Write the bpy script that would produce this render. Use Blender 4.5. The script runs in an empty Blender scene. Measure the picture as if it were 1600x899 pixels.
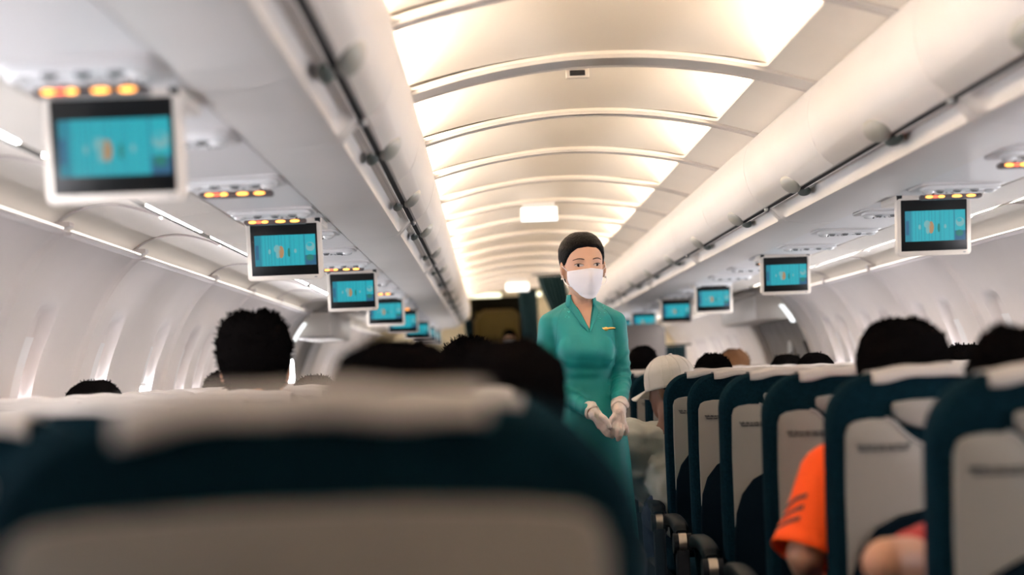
import bpy, bmesh, math, random
import numpy as np
from mathutils import Vector, Matrix, Euler, noise
random.seed(7)
C = bpy.context.scene.collection
PI = math.pi
R = math.radians

# ------------------------------------------------------------------ camera
F = 2700.0
VPX, VPY, ROLL = 763.0, 583.0, R(2.2)
CAM = Vector((-0.39, 0.0, 1.165))
Yc = Vector((VPX-800, -(VPY-449.5), -F)).normalized()
u = Vector((-math.sin(ROLL), math.cos(ROLL), 0))
Zc = (u - u.dot(Yc)*Yc).normalized()
Xc = Yc.cross(Zc)
M = Matrix((Xc, Yc, Zc))            # camera -> world
cd = bpy.data.cameras.new('camera')
cam = bpy.data.objects.new('camera', cd); C.objects.link(cam)
cam.matrix_world = Matrix.Translation(CAM) @ M.to_4x4()
cd.sensor_width = 36; cd.lens = 36*F/1600
cd.clip_start = 0.05; cd.clip_end = 100
cd.dof.use_dof = True; cd.dof.focus_distance = 6.1; cd.dof.aperture_fstop = 2.0
bpy.context.scene.camera = cam

def W(px, py, D):
    d = M @ Vector((px-800, -(py-449.5), -F))
    return CAM + d*(D/d.y)

# ------------------------------------------------------------------ materials
def mat(name, col, rough=.5, metal=0, bump=0, bscale=60, emit=None, estr=0, spec=.5, var=0, vscale=3, stretch=None, sss=0, trans=0):
    m = bpy.data.materials.new(name); m.use_nodes = True
    nt = m.node_tree; b = nt.nodes['Principled BSDF']
    b.inputs['Base Color'].default_value = (*col, 1)
    b.inputs['Roughness'].default_value = rough
    b.inputs['Metallic'].default_value = metal
    b.inputs['Specular IOR Level'].default_value = spec
    if sss:
        b.inputs['Subsurface Weight'].default_value = sss
        b.inputs['Subsurface Radius'].default_value = (.012, .005, .003)
    if trans: b.inputs['Transmission Weight'].default_value = trans
    if emit:
        b.inputs['Emission Color'].default_value = (*emit, 1)
        b.inputs['Emission Strength'].default_value = estr
    tc = nt.nodes.new('ShaderNodeTexCoord'); mp = nt.nodes.new('ShaderNodeMapping')
    nt.links.new(tc.outputs['Object'], mp.inputs['Vector'])
    if stretch: mp.inputs['Scale'].default_value = stretch
    if bump:
        n = nt.nodes.new('ShaderNodeTexNoise'); n.inputs['Scale'].default_value = bscale
        n.inputs['Detail'].default_value = 3
        nt.links.new(mp.outputs[0], n.inputs['Vector'])
        bp = nt.nodes.new('ShaderNodeBump'); bp.inputs['Strength'].default_value = bump
        bp.inputs['Distance'].default_value = .01
        nt.links.new(n.outputs['Fac'], bp.inputs['Height']); nt.links.new(bp.outputs[0], b.inputs['Normal'])
    if var:
        n = nt.nodes.new('ShaderNodeTexNoise'); n.inputs['Scale'].default_value = vscale
        n.inputs['Detail'].default_value = 4
        nt.links.new(mp.outputs[0], n.inputs['Vector'])
        cr = nt.nodes.new('ShaderNodeValToRGB')
        cr.color_ramp.elements[0].position = .3; cr.color_ramp.elements[1].position = .7
        cr.color_ramp.elements[0].color = (*[c*(1-var) for c in col], 1)
        cr.color_ramp.elements[1].color = (*[min(1, c*(1+var)) for c in col], 1)
        nt.links.new(n.outputs['Fac'], cr.inputs[0]); nt.links.new(cr.outputs[0], b.inputs['Base Color'])
    return m

MT = {}
MT['bin'] = mat('bin_plastic', (.72,.685,.66), .42, var=.02)
MT['ceil'] = mat('ceiling_plastic', (.84,.77,.69), .55, var=.02)
MT['rib'] = mat('ceiling_rib_plastic', (.62,.58,.55), .55)
MT['wall'] = mat('sidewall_plastic', (.70,.645,.63), .40, var=.03)
MT['cove'] = mat('cove_plastic', (.80,.74,.67), .45, var=.03)
MT['psu'] = mat('service_plastic', (.74,.72,.72), .42)
MT['unit'] = mat('service_unit_white', (.82,.82,.83), .3)
MT['dark'] = mat('dark_gap', (.012,.012,.014), .7)
MT['seam'] = mat('seam_grey', (.36,.33,.31), .6)
MT['black'] = mat('black_plastic', (.010,.012,.014), .25)
MT['latch'] = mat('latch_grey_plastic', (.33,.33,.30), .35)
MT['latchd'] = mat('latch_dark_plastic', (.09,.11,.10), .4)
MT['monitor'] = mat('monitor_cream_plastic', (.80,.74,.68), .4)
MT['screen'] = mat('screen_black_glass', (.004,.005,.006), .32, spec=.35)
MT['tube'] = mat('warm_tube', (1,.9,.75), .5, emit=(1,.86,.70), estr=43)
MT['side'] = mat('sidewall_tube', (1,.95,.9), .5, emit=(1,.93,.88), estr=75)
MT['seatcloth'] = mat('seat_navy_fabric', (.0026,.0135,.021), .85, bump=.35, bscale=350, var=.25, vscale=120, spec=.02)
MT['seatdark'] = mat('seat_pocket_fabric', (.003,.007,.011), .9, bump=.3, bscale=300, spec=.01)
MT['panel'] = mat('seat_shell_plastic', (.22,.203,.18), .5, bump=.05, bscale=500)
MT['panel_rim'] = mat('seat_tray_plastic', (.25,.235,.22), .4)
MT['whitecloth'] = mat('headrest_white_cloth', (.44,.41,.39), .9, bump=.2, bscale=200, spec=.2)
MT['armpad'] = mat('armrest_black_rubber', (.005,.007,.009), .5, spec=.08)
MT['metal'] = mat('brushed_metal', (.34,.31,.27), .38, metal=1)
MT['frame'] = mat('seat_grey_frame', (.008,.009,.011), .6, spec=.15)
MT['carpet'] = mat('carpet_blue', (.015,.025,.04), .95, bump=.4, bscale=400, var=.3, vscale=200)
MT['skin'] = mat('skin_light', (.60,.36,.25), .5, sss=.15)
MT['skin2'] = mat('skin_tan', (.46,.23,.14), .5, sss=.12)
MT['skin3'] = mat('skin_deep', (.13,.058,.033), .6, sss=.05)
MT['hair'] = mat('black_hair', (.0035,.003,.003), .7, bump=.5, bscale=45, stretch=(6,6,1), spec=0)
MT['hairsleek'] = mat('sleek_black_hair', (.004,.0035,.0035), .42, bump=.6, bscale=70, stretch=(8,1.5,1.5), spec=.05)
MT['hairbrown'] = mat('brown_hair', (.10,.05,.025), .6, bump=.5, bscale=60, spec=.02)
MT['dress'] = mat('turquoise_silk', (.007,.225,.225), .55, bump=.12, bscale=25, spec=.35, var=.05, vscale=12)
MT['dressseam'] = mat('turquoise_seam', (.006,.21,.21), .6)
MT['embroid'] = mat('turquoise_embroidery', (.05,.50,.48), .5)
MT['mask'] = mat('mask_white', (.86,.83,.87), .8, bump=.06, bscale=300, spec=.2)
MT['glove'] = mat('latex_glove', (.78,.66,.60), .5, bump=.12, bscale=90, sss=.1)
MT['eyewhite'] = mat('eye_white', (.50,.43,.40), .3)
MT['iris'] = mat('iris_dark', (.010,.005,.004), .4, spec=.2)
MT['brow'] = mat('brow_dark', (.05,.026,.018), .8)
MT['lash'] = mat('lash_black', (.008,.005,.005), .7)
MT['gold'] = mat('gold_pin', (.75,.50,.16), .28, metal=1)
MT['pearl'] = mat('pearl', (.85,.80,.74), .2)
MT['cap'] = mat('cap_white_cotton', (.60,.57,.53), .85, bump=.15, bscale=200, spec=.2)
MT['jacket'] = mat('jacket_offwhite', (.42,.42,.37), .75, bump=.5, bscale=14, spec=.25)
MT['jacketdark'] = mat('jacket_olive', (.10,.13,.11), .8, bump=.3, bscale=20)
MT['orange'] = mat('orange_jersey', (.86,.085,.008), .75, bump=.2, bscale=30, spec=.2)
MT['stripe'] = mat('black_stripe', (.01,.012,.014), .7)
MT['red'] = mat('red_shirt', (.35,.02,.02), .8)
MT['shirt1'] = mat('charcoal_shirt', (.03,.03,.035), .85)
MT['shirt2'] = mat('navy_shirt', (.02,.03,.07), .85)
MT['trouser'] = mat('white_trousers', (.6,.6,.58), .8)
MT['shoe'] = mat('beige_shoe', (.35,.27,.20), .5)
MT['curtain'] = mat('curtain_green', (.012,.036,.042), .85, bump=.2, bscale=150, spec=.2)
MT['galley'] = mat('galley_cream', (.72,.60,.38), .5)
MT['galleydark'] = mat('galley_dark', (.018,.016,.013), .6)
MT['ochre'] = mat('inner_door_ochre', (.34,.25,.09), .5, var=.1, vscale=6)
MT['ochretrim'] = mat('inner_door_trim', (.50,.36,.19), .5)
MT['partition'] = mat('partition_grey', (.15,.135,.13), .6, bump=.05, bscale=200)
MT['doorgrey'] = mat('exit_door_grey', (.17,.15,.14), .55, var=.25, vscale=5)
MT['doorframe'] = mat('exit_door_frame', (.60,.55,.51), .45)
MT['exit'] = mat('exit_sign_light', (1,1,1), .5, emit=(.95,1,1), estr=1.15)
MT['exitred'] = mat('exit_sign_letters', (.75,.2,.15), .5, emit=(1,.42,.36), estr=.9)
MT['exitdark'] = mat('exit_sign_arrow', (.03,.03,.03), .5)
MT['ledge'] = mat('ledge_glow', (1,.95,.88), .5, emit=(1,.93,.84), estr=1.2)
MT['day'] = mat('daylight_glass', (.9,.95,1), .3, emit=(.93,.94,1), estr=62.0)
MT['shade'] = mat('window_shade', (.78,.77,.78), .5)
MT['lampgreen'] = mat('galley_tube', (1,1,.9), .5, emit=(.98,1,.74), estr=1.3)
MT['print'] = mat('black_print', (.02,.02,.02), .7)
MT['sign_red'] = mat('sign_red_light', (.9,.1,.05), .5, emit=(1,.10,.05), estr=2.2)
MT['sign_or'] = mat('sign_orange_light', (.9,.4,.1), .5, emit=(1,.36,.06), estr=3.2)
MT['signbar'] = mat('sign_bar_grey', (.12,.10,.10), .3)
MT['chrome'] = mat('air_nozzle_chrome', (.6,.6,.6), .15, metal=1)
MT['lens'] = mat('reading_lens', (.85,.85,.85), .15)
MT['grey'] = mat('mid_grey_plastic', (.30,.31,.32), .45)
def flat_emit(n, c, s): return mat(n, (0,0,0), .4, emit=c, estr=s*.72)
MT['p_teal'] = flat_emit('picture_teal', (.012,.46,.56), .85)
MT['p_teal2'] = flat_emit('picture_teal_dark', (.008,.26,.36), .85)
MT['p_blue'] = flat_emit('picture_blue', (.02,.14,.28), .8)
MT['p_orange'] = flat_emit('picture_orange', (.48,.27,.12), .85)
MT['p_green'] = flat_emit('picture_green', (.01,.22,.18), .8)
MT['p_pale'] = flat_emit('picture_pale', (.20,.48,.50), .85)

# ------------------------------------------------------------------ helpers
def link(name, bm, m, parent=None, smooth=True, loc=None):
    me = bpy.data.meshes.new(name)
    bmesh.ops.recalc_face_normals(bm, faces=bm.faces)
    bm.to_mesh(me); bm.free()
    ms = m if isinstance(m, (list, tuple)) else [m]
    for x in ms: me.materials.append(MT[x] if isinstance(x, str) else x)
    if smooth:
        for p in me.polygons: p.use_smooth = True
        try: me.set_sharp_from_angle(angle=R(38))
        except Exception: pass
    o = bpy.data.objects.new(name, me); C.objects.link(o)
    if parent is not None: o.parent = parent
    if loc is not None: o.location = loc
    return o

def tag(o, label=None, cat=None, group=None, kind=None):
    if label: o['label'] = label
    if cat: o['category'] = cat
    if group: o['group'] = group
    if kind: o['kind'] = kind
    return o

def empty(name, loc=(0,0,0), rz=0, label=None, cat=None, group=None):
    o = bpy.data.objects.new(name, None); C.objects.link(o)
    o.location = loc; o.rotation_euler = (0,0,rz); o.empty_display_size = .05
    return tag(o, label, cat, group)

def copy_tree(o, parent=None):
    c = o.copy(); C.objects.link(c)
    c.parent = parent
    for ch in list(o.children): copy_tree(ch, c)
    return c

def box(bm, x0, x1, y0, y1, z0, z1, bev=0, seg=2, mi=0):
    r = bmesh.ops.create_cube(bm, size=1)
    vs = r['verts']
    for v in vs:
        v.co = Vector(((x0+x1)/2+v.co.x*(x1-x0), (y0+y1)/2+v.co.y*(y1-y0), (z0+z1)/2+v.co.z*(z1-z0)))
    es = list({e for v in vs for e in v.link_edges})
    fs = {f for v in vs for f in v.link_faces}
    if bev:
        rr = bmesh.ops.bevel(bm, geom=es, offset=bev, segments=seg, affect='EDGES', profile=.5)
        fs = {f for v in rr['verts'] for f in v.link_faces} | {f for f in fs if f.is_valid}
    for f in fs:
        if f.is_valid: f.material_index = mi

def rings(bm, rs, cap0=True, cap1=True, closed=True, mi=0):
    """rs: list of lists of points"""
    vv = [[bm.verts.new(p) for p in r] for r in rs]
    n = len(rs[0])
    for a, b in zip(vv[:-1], vv[1:]):
        for i in range(n if closed else n-1):
            j = (i+1) % n
            f = bm.faces.new((a[i], a[j], b[j], b[i])); f.material_index = mi
    if cap0: bm.faces.new(vv[0]).material_index = mi
    if cap1: bm.faces.new(vv[-1][::-1]).material_index = mi
    return vv

def extrude_y(bm, prof, ys, mi=0, cap=True):
    """closed profile of (x,z) run along y stations"""
    rings(bm, [[(x, y, z) for x, z in prof] for y in ys], cap, cap, True, mi)

def sheet(bm, grid, mi=0):
    vv = [[bm.verts.new(p) for p in r] for r in grid]
    for a, b in zip(vv[:-1], vv[1:]):
        for i in range(len(a)-1):
            bm.faces.new((a[i], a[i+1], b[i+1], b[i])).material_index = mi
    return vv

def plate(bm, outline, y0, y1, inset=.006, mi=0):
    """an outline in x,z, thick from y0 (front, rounded by inset) to y1"""
    n = len(outline)
    cx = sum(p[0] for p in outline)/n; cz = sum(p[1] for p in outline)/n
    def ins(d):
        out = []
        for i in range(n):
            a = Vector(outline[i-1]); b = Vector(outline[i]); c = Vector(outline[(i+1) % n])
            t = (c-a)
            if t.length < 1e-9: out.append(b); continue
            t.normalize(); nn = Vector((-t.y, t.x))
            out.append(b - nn*d)
        return out
    area = sum(outline[i-1][0]*outline[i][1]-outline[i][0]*outline[i-1][1] for i in range(n))
    s = -1 if area > 0 else 1
    sg = 1 if y1 > y0 else -1
    rs = []
    for k, (d, yy) in enumerate([(inset, y0), (inset*.3, y0+sg*inset*.3), (0, y0+sg*inset), (0, y1)]):
        rs.append([(p[0], yy, p[1]) for p in ins(s*d)])
    rings(bm, rs, True, True, True, mi)

def tube(bm, pts, rad, seg=10, mi=0, cap=True):
    pts = [Vector(p) for p in pts]
    rs = []
    n = len(pts)
    rad = rad if isinstance(rad, (list, tuple)) else [rad]*n
    up = Vector((0,0,1))
    prev = None
    for i, p in enumerate(pts):
        t = (pts[min(i+1, n-1)]-pts[max(i-1, 0)]).normalized()
        if prev is None:
            a = t.cross(up) if abs(t.dot(up)) < .95 else t.cross(Vector((1,0,0)))
        else: a = prev - prev.dot(t)*t
        a.normalize(); b = t.cross(a); prev = a
        rs.append([p + (a*math.cos(q)+b*math.sin(q))*rad[i] for q in [2*PI*k/seg for k in range(seg)]])
    rings(bm, rs, cap, cap, True, mi)

def ell(bm, c, r, su=16, sv=12, rot=None, mi=0):
    mtx = Matrix.Translation(c)
    if rot is not None: mtx = mtx @ rot.to_4x4()
    mtx = mtx @ Matrix.Diagonal((r[0], r[1], r[2], 1))
    q = bmesh.ops.create_uvsphere(bm, u_segments=su, v_segments=sv, radius=1, matrix=mtx)
    if mi:
        for f in {f for v in q['verts'] for f in v.link_faces}: f.material_index = mi

def cap_(bm, p0, p1, r0, r1, seg=16, n=5):
    """tapered capsule"""
    p0 = Vector(p0); p1 = Vector(p1); d = (p1-p0); L = d.length; t = d.normalized()
    pts = []; rd = []
    for k in range(n+1):
        a = PI/2*k/n; pts.append(p0 - t*r0*math.cos(a)); rd.append(max(r0*math.sin(a), .0004))
    for k in range(1, n+1):
        a = PI/2*k/n; pts.append(p1 + t*r1*math.sin(a)); rd.append(max(r1*math.cos(a), .0004))
    pts.insert(n+1, p1); rd.insert(n+1, r1)
    tube(bm, pts, rd, seg)

def cyl(bm, c, axis, r, h, seg=20, r2=None, mi=0):
    a = Vector(axis).normalized(); c = Vector(c)
    tube(bm, [c-a*h/2, c+a*h/2], [r, r if r2 is None else r2], seg, mi)

def fuse(name, bm, voxel, it, m, parent=None, fn=None):
    me = bpy.data.meshes.new(name+'_src')
    bmesh.ops.recalc_face_normals(bm, faces=bm.faces)
    bm.to_mesh(me); bm.free()
    o = bpy.data.objects.new(name+'_src', me); C.objects.link(o)
    md = o.modifiers.new('r', 'REMESH'); md.mode = 'VOXEL'; md.voxel_size = voxel; md.use_smooth_shade = True
    if it:
        s = o.modifiers.new('s', 'SMOOTH'); s.factor = .5; s.iterations = it
    dg = bpy.context.evaluated_depsgraph_get(); dg.update()
    nm = bpy.data.meshes.new_from_object(o.evaluated_get(dg))
    bpy.data.objects.remove(o); bpy.data.meshes.remove(me)
    nm.name = name
    nm.materials.clear()
    for x in (m if isinstance(m, (list, tuple)) else [m]): nm.materials.append(MT[x])
    if fn:
        nrm = [v.normal.copy() for v in nm.vertices]
        for v, n in zip(nm.vertices, nrm):
            v.co += n*fn(v.co)
    for p in nm.polygons: p.use_smooth = True
    r = bpy.data.objects.new(name, nm); C.objects.link(r)
    if parent is not None: r.parent = parent
    return r

def text(name, body, size, mt, parent, loc, rot, ext=.0006, align='CENTER', space=1.0, bold=0):
    cu = bpy.data.curves.new(name, 'FONT'); cu.body = body; cu.size = size; cu.extrude = ext; cu.offset = bold
    cu.align_x = align; cu.align_y = 'CENTER'; cu.resolution_u = 2; cu.space_character = space
    cu.space_line = .9
    o = bpy.data.objects.new(name+'_src', cu); C.objects.link(o)
    dg = bpy.context.evaluated_depsgraph_get(); dg.update()
    nm = bpy.data.meshes.new_from_object(o.evaluated_get(dg)); nm.name = name
    bpy.data.objects.remove(o)
    nm.materials.clear(); nm.materials.append(MT[mt])
    r = bpy.data.objects.new(name, nm); C.objects.link(r); r.parent = parent
    r.location = loc; r.rotation_euler = rot
    return r

def catmull(pts, k=6):
    P = [np.array(p, float) for p in pts]; out = []
    P = [2*P[0]-P[1]] + P + [2*P[-1]-P[-2]]
    for i in range(1, len(P)-2):
        for j in range(k):
            t = j/k
            out.append(tuple(.5*((2*P[i])+(-P[i-1]+P[i+1])*t+(2*P[i-1]-5*P[i]+4*P[i+1]-P[i+2])*t*t+(-P[i-1]+3*P[i]-3*P[i+1]+P[i+2])*t**3)))
    out.append(tuple(P[-2])); return out

# ------------------------------------------------------------------ the cabin shell
Y0, Y1 = -2.4, 19.4
def struct(o): o['kind'] = 'structure'; return o

bm = bmesh.new(); box(bm, -1.9, 1.9, Y0-.2, 24, -.06, 0); struct(link('floor', bm, 'carpet', smooth=False))

# ceiling -----------------------------------------------------------
def zb(x): return 2.095 - .090*(x/.582)**2
JO = [5.16+1.067*k for k in range(-7, 15)]          # joints between ceiling bays
JO = [y for y in JO if y < Y1+.6]
ceil_bm = bmesh.new(); rib_bm = bmesh.new(); tubes = []
XE, XL, XO = .468, .592, .66
for a, b in zip(JO[:-1], JO[1:]):
    ba = .085 if abs(a-5.16) < .01 else .04
    bb = .085 if abs(b-5.16) < .01 else .04
    ya, yb = a+ba, b-bb
    NX, NY, r = 24, 12, .035
    inner, outer = [], []
    def corner(cx, cy, a0, ox, oy):
        for k in range(5):
            q = a0 + PI/2*k/4
            inner.append((cx+r*math.cos(q), cy+r*math.sin(q))); outer.append((ox, oy))
    # bottom edge left->right
    for k in range(1, NX): x = -XL+r + (XE+XL-2*r)*k/NX; inner.append((x, ya)); outer.append((-XO+2*XO*k/NX, a))
    corner(XE-r, ya+r, -PI/2, XO, a)
    for k in range(1, NY): y = ya+r+(yb-ya-2*r)*k/NY; inner.append((XE, y)); outer.append((XO, a+(b-a)*k/NY))
    corner(XE-r, yb-r, 0, XO, b)
    for k in range(NX-1, 0, -1): x = -XL+r + (XE+XL-2*r)*k/NX; inner.append((x, yb)); outer.append((-XO+2*XO*k/NX, b))
    corner(-XL+r, yb-r, PI/2, -XO, b)
    for k in range(NY-1, 0, -1): y = ya+r+(yb-ya-2*r)*k/NY; inner.append((-XL, y)); outer.append((-XO, a+(b-a)*k/NY))
    corner(-XL+r, ya+r, PI, -XO, a)
    vi = [ceil_bm.verts.new((x, y, zb(x))) for x, y in inner]
    vu = [ceil_bm.verts.new((x, y, zb(x)+.010)) for x, y in inner]
    vo = [ceil_bm.verts.new((x, y, zb(x))) for x, y in outer]
    n = len(vi)
    for i in range(n):
        j = (i+1) % n
        if (vo[i].co-vo[j].co).length > 1e-6:
            f = ceil_bm.faces.new((vi[i], vi[j], vo[j], vo[i]))
        else: f = ceil_bm.faces.new((vi[i], vi[j], vo[i]))
        f.material_index = 1
        ceil_bm.faces.new((vu[i], vu[j], vi[j], vi[i])).material_index = 1
    # vault above the opening
    NU, NV = 30, 26
    def h(t):
        if t < .10: return .012+.095*math.sin(PI/2*t/.10)
        if t < .46: return .107+.025*math.sin(PI/2*(t-.10)/.36)
        s = (t-.46)/.54
        return .006 + .126*(1-s**1.25)
    g = []
    for v in range(NV+1):
        t = v/NV; y = ya+(yb-ya)*t
        row = [(-.66, y, zb(.66)+.002)]
        for k in range(NU+1):
            x = -.655+1.295*k/NU
            side = max(0, (abs(x)-.50)/.12) if x > 0 else 0
            row.append((x, y, 2.095-.085*(x/.6)**2+h(t)*(1-.25*side*side)+.004))
        row.append((.645, y, zb(.645)+.002))
        g.append(row)
    sheet(ceil_bm, g)
    for s in (-1, 1): tubes.append((s, a+.10, b-.10))
    # rib strip under the joint: a shallow moulding with two fine lips
    hw = .075 if abs(b-5.16) < .01 else .030
    for (o0, o1, dz) in ((-hw, hw, .006), (-hw-.006, -hw+.002, .011), (hw-.002, hw+.006, .011)):
        top, bot = [], []
        rs = []
        for k in range(33):
            x = -.63+1.26*k/32; z = zb(x)
            rs.append([(x, b+o0, z+.003), (x, b+o0, z-dz), (x, b+o1, z-dz), (x, b+o1, z+.003)])
        rings(rib_bm, rs)
ceiling = struct(link('ceiling', ceil_bm, ['ceil', 'ceil']))
rib = link('rib', rib_bm, 'rib', ceiling)
for s, a, b in tubes:
    bm = bmesh.new(); tx = .56 if s > 0 else -.632; cyl(bm, (tx, (a+b)/2, zb(tx)+.034), (0,1,0), .012, b-a, 10)
    link('light_tube', bm, 'tube', ceiling)
# roof crown closing the shell over everything
bm = bmesh.new()
g = []
for y in (Y0-.1, Y1+4.5):
    g.append([(1.98*math.cos(q), y, .75+1.70*math.sin(q)) for q in [PI*k/32 for k in range(33)]])
sheet(bm, g); o = link('ceiling', bm, 'galleydark'); struct(o); o.name = 'ceiling_crown'

# overhead bins ---------------------------------------------------------
BJ = [1.2+2.5*k for k in range(-1, 8)]
DOORP = catmull([(.640,1.972),(.617,1.982),(.588,1.962),(.566,1.915),(.560,1.860),(.572,1.800),(.594,1.754),(.628,1.722)], 4)
def bin_mesh_body(s, L):
    bm = bmesh.new()
    # stations along y with recess factor
    st = [0, .004, .06, .075, .10, .13] + [L*k/8 for k in range(1, 8)] + [L-.13, L-.10, L-.075, L-.06, L-.004, L]
    rs = []
    for y in st:
        e = min(y, L-y)
        f = max(0, min(1, (e-.065)/.035)); f = f*f*(3-2*f)
        flat = [(.650,1.716),(.660,1.707),(.669,1.697),(.678,1.687),(.684,1.682),(.688,1.679)]
        rec = [(.652,1.717),(.668,1.724),(.682,1.725),(.690,1.711),(.693,1.691),(.690,1.6765)]
        pr = [(a[0]*(1-f)+b[0]*f, a[1]*(1-f)+b[1]*f) for a, b in zip(flat, rec)]
        pr += [(.700,1.672),(.73,1.665),(.77,1.660),(.82,1.657),(.866,1.657),(.869,1.664),(.90,1.70),(.93,1.94),(.67,1.965),(.67,1.735),(.650,1.722)]
        if e < .0003: pr = [(x, z+.004) for x, z in pr]
        rs.append([(s*x, y, z) for x, z in pr])
    rings(bm, rs)
    return bm
def bin_door(s, L):
    bm = bmesh.new()
    out = DOORP; inn = [(x+.014, z) for x, z in out[::-1]]
    rs = []
    for y, d in ((.003,.003),(.006,0),(L-.006,0),(L-.003,.003)):
        rs.append([(s*(x+d), y, z) for x, z in out]+[(s*x, y, z) for x, z in inn])
    rings(bm, rs); return bm
def make_bin(s):
    t = empty('overhead_bin')
    link('body', bin_mesh_body(s, 2.5), 'bin', t)
    bm = bmesh.new(); extrude_y(bm, [(s*x, z) for x, z in [(.627,1.7235),(.651,1.7195),(.664,1.722),(.664,1.733),(.640,1.732)]], [.01, 2.49])
    link('shadow_gap', bm, 'dark', t)
    bm = bmesh.new(); box(bm, min(s*.60, s*.66), max(s*.60, s*.66), 1.2462, 1.2538, 1.755, 1.99)
    for yy in (.0, 1.25, 2.5):
        b5 = bmesh.new(); rs = []
        lo = DOORP
        rings(b5, [[(s*(x+.005), yy-.006, z), (s*(x+.005), yy+.006, z), (s*(x+.010), yy+.006, z), (s*(x+.010), yy-.006, z)] for x, z in lo])
        link('joint_seam', b5, 'seam', t)
    for dy in (0, 1.25):
        d = link('door', bin_door(s, 1.25), 'bin', t); d.location.y = dy
        bm2 = bmesh.new()
        # paddle latch: oval shell straddling the lower edge of the door
        rot = Matrix.Rotation(s*R(-41), 3, 'Y')
        ell(bm2, (s*.6135, .625, 1.739), (.017, .110, .036), 24, 14, rot)
        link('latch', bm2, 'latch', d)
        bm3 = bmesh.new()
        ell(bm3, (s*.662, .65, 1.716), (.018, .085, .010), 18, 10, Matrix.Rotation(s*R(35), 3, 'Y'))
        link('latch_cup', bm3, 'latchd', d)
    bm.free()
    bm = bmesh.new()
    ell(bm, (s*.640, .02, 1.716), (.010, .022, .010), 12, 8)
    link('hinge_clip', bm, 'grey', t)
    return t
ordn = ['first', 'second', 'third', 'fourth', 'fifth', 'sixth', 'seventh', 'eighth', 'ninth', 'tenth', 'eleventh', 'twelfth', 'thirteenth', 'fourteenth']
for s in (1, -1):
    side = 'right' if s > 0 else 'left'
    proto = make_bin(s)
    for k, y in enumerate(BJ[:-1] if s < 0 else BJ[:-1]):
        if y+2.5 < .5: continue
        o = proto if k == 1 else copy_tree(proto)
        o.location.y = y
        tag(o, 'white two-door overhead luggage bin, %s side, %s from the camera' % (side, ordn[k-1]), 'overhead bin', 'overhead bins on the %s side' % side)

DOOR_ = (11.4, 13.8)
# panels beneath/outboard of the bins ------------------------------------
for s in (1, -1):
    side = 'right' if s > 0 else 'left'
    bm = bmesh.new()
    for y0_ in np.arange(Y0, Y1, 2.5):
        extrude_y(bm, [(s*x, z) for x, z in [(.874,1.661),(1.126,1.654),(1.126,1.672),(.874,1.68)]], [y0_+.003, y0_+2.497])
    struct(link('trim_1' if s > 0 else 'trim_2', bm, 'psu'))
    bm = bmesh.new()
    extrude_y(bm, [(s*x, z) for x, z in [(.86,1.675),(1.15,1.670),(1.15,1.69),(.86,1.70)]], [Y0, Y1])
    struct(link('trim_3' if s > 0 else 'trim_4', bm, 'dark'))
    # outboard strip up to the light slit, in bays
    WJ = [3.79-1.067*k for k in (5,4,3,2,1)] + [3.79, 4.86, 5.93, 7.52, 8.72, 9.9, 11.15, 12.2, 13.3, 14.4, 15.5, 16.6, 17.7, 18.8, Y1+.1]
    bm = bmesh.new(); jb = bmesh.new()
    COVE = catmull([(1.292,1.640),(1.34,1.662),(1.42,1.682),(1.50,1.678),(1.565,1.652),(1.605,1.610),(1.640,1.56)], 4)
    for a, b in zip(WJ[:-1], WJ[1:]):
        extrude_y(bm, [(s*x, z) for x, z in [(1.135,1.652),(1.262,1.637),(1.268,1.65),(1.135,1.668)]], [a+.003, b-.003])
        g = []
        for y in [a+.002+(b-a-.004)*k/6 for k in range(7)]:
            g.append([(s*x, y, z) for x, z in COVE])
        sheet(bm, g)
        rs = [[(s*(x), b-.006, z-.001), (s*x, b-.006, z-.007), (s*x, b+.006, z-.007), (s*x, b+.006, z-.001)] for x, z in COVE]
        rings(jb, rs)
    cv = struct(link('trim_5' if s > 0 else 'trim_6', bm, 'cove'))
    link('joint_strip', jb, 'wall', cv)
    # slit light housings
    for k in range(-4, 14):
        a = 4.60+1.067*k; b = a+.86
        if b > Y1: break
        if a < DOOR_[1] and b > DOOR_[0]: continue
        bm = bmesh.new(); extrude_y(bm, [(s*x, z) for x, z in [(1.271,1.644),(1.284,1.644),(1.284,1.652),(1.271,1.652)]], [a, b])
        o = link('sidewall_light', bm, 'side')
        tag(o, 'thin bright light strip in the %s cove, %s towards the galley' % (side, (ordn+['fifteenth','sixteenth','seventeenth','eighteenth'])[k+4]), 'light', 'sidewall light strips on the %s' % side)

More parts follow.
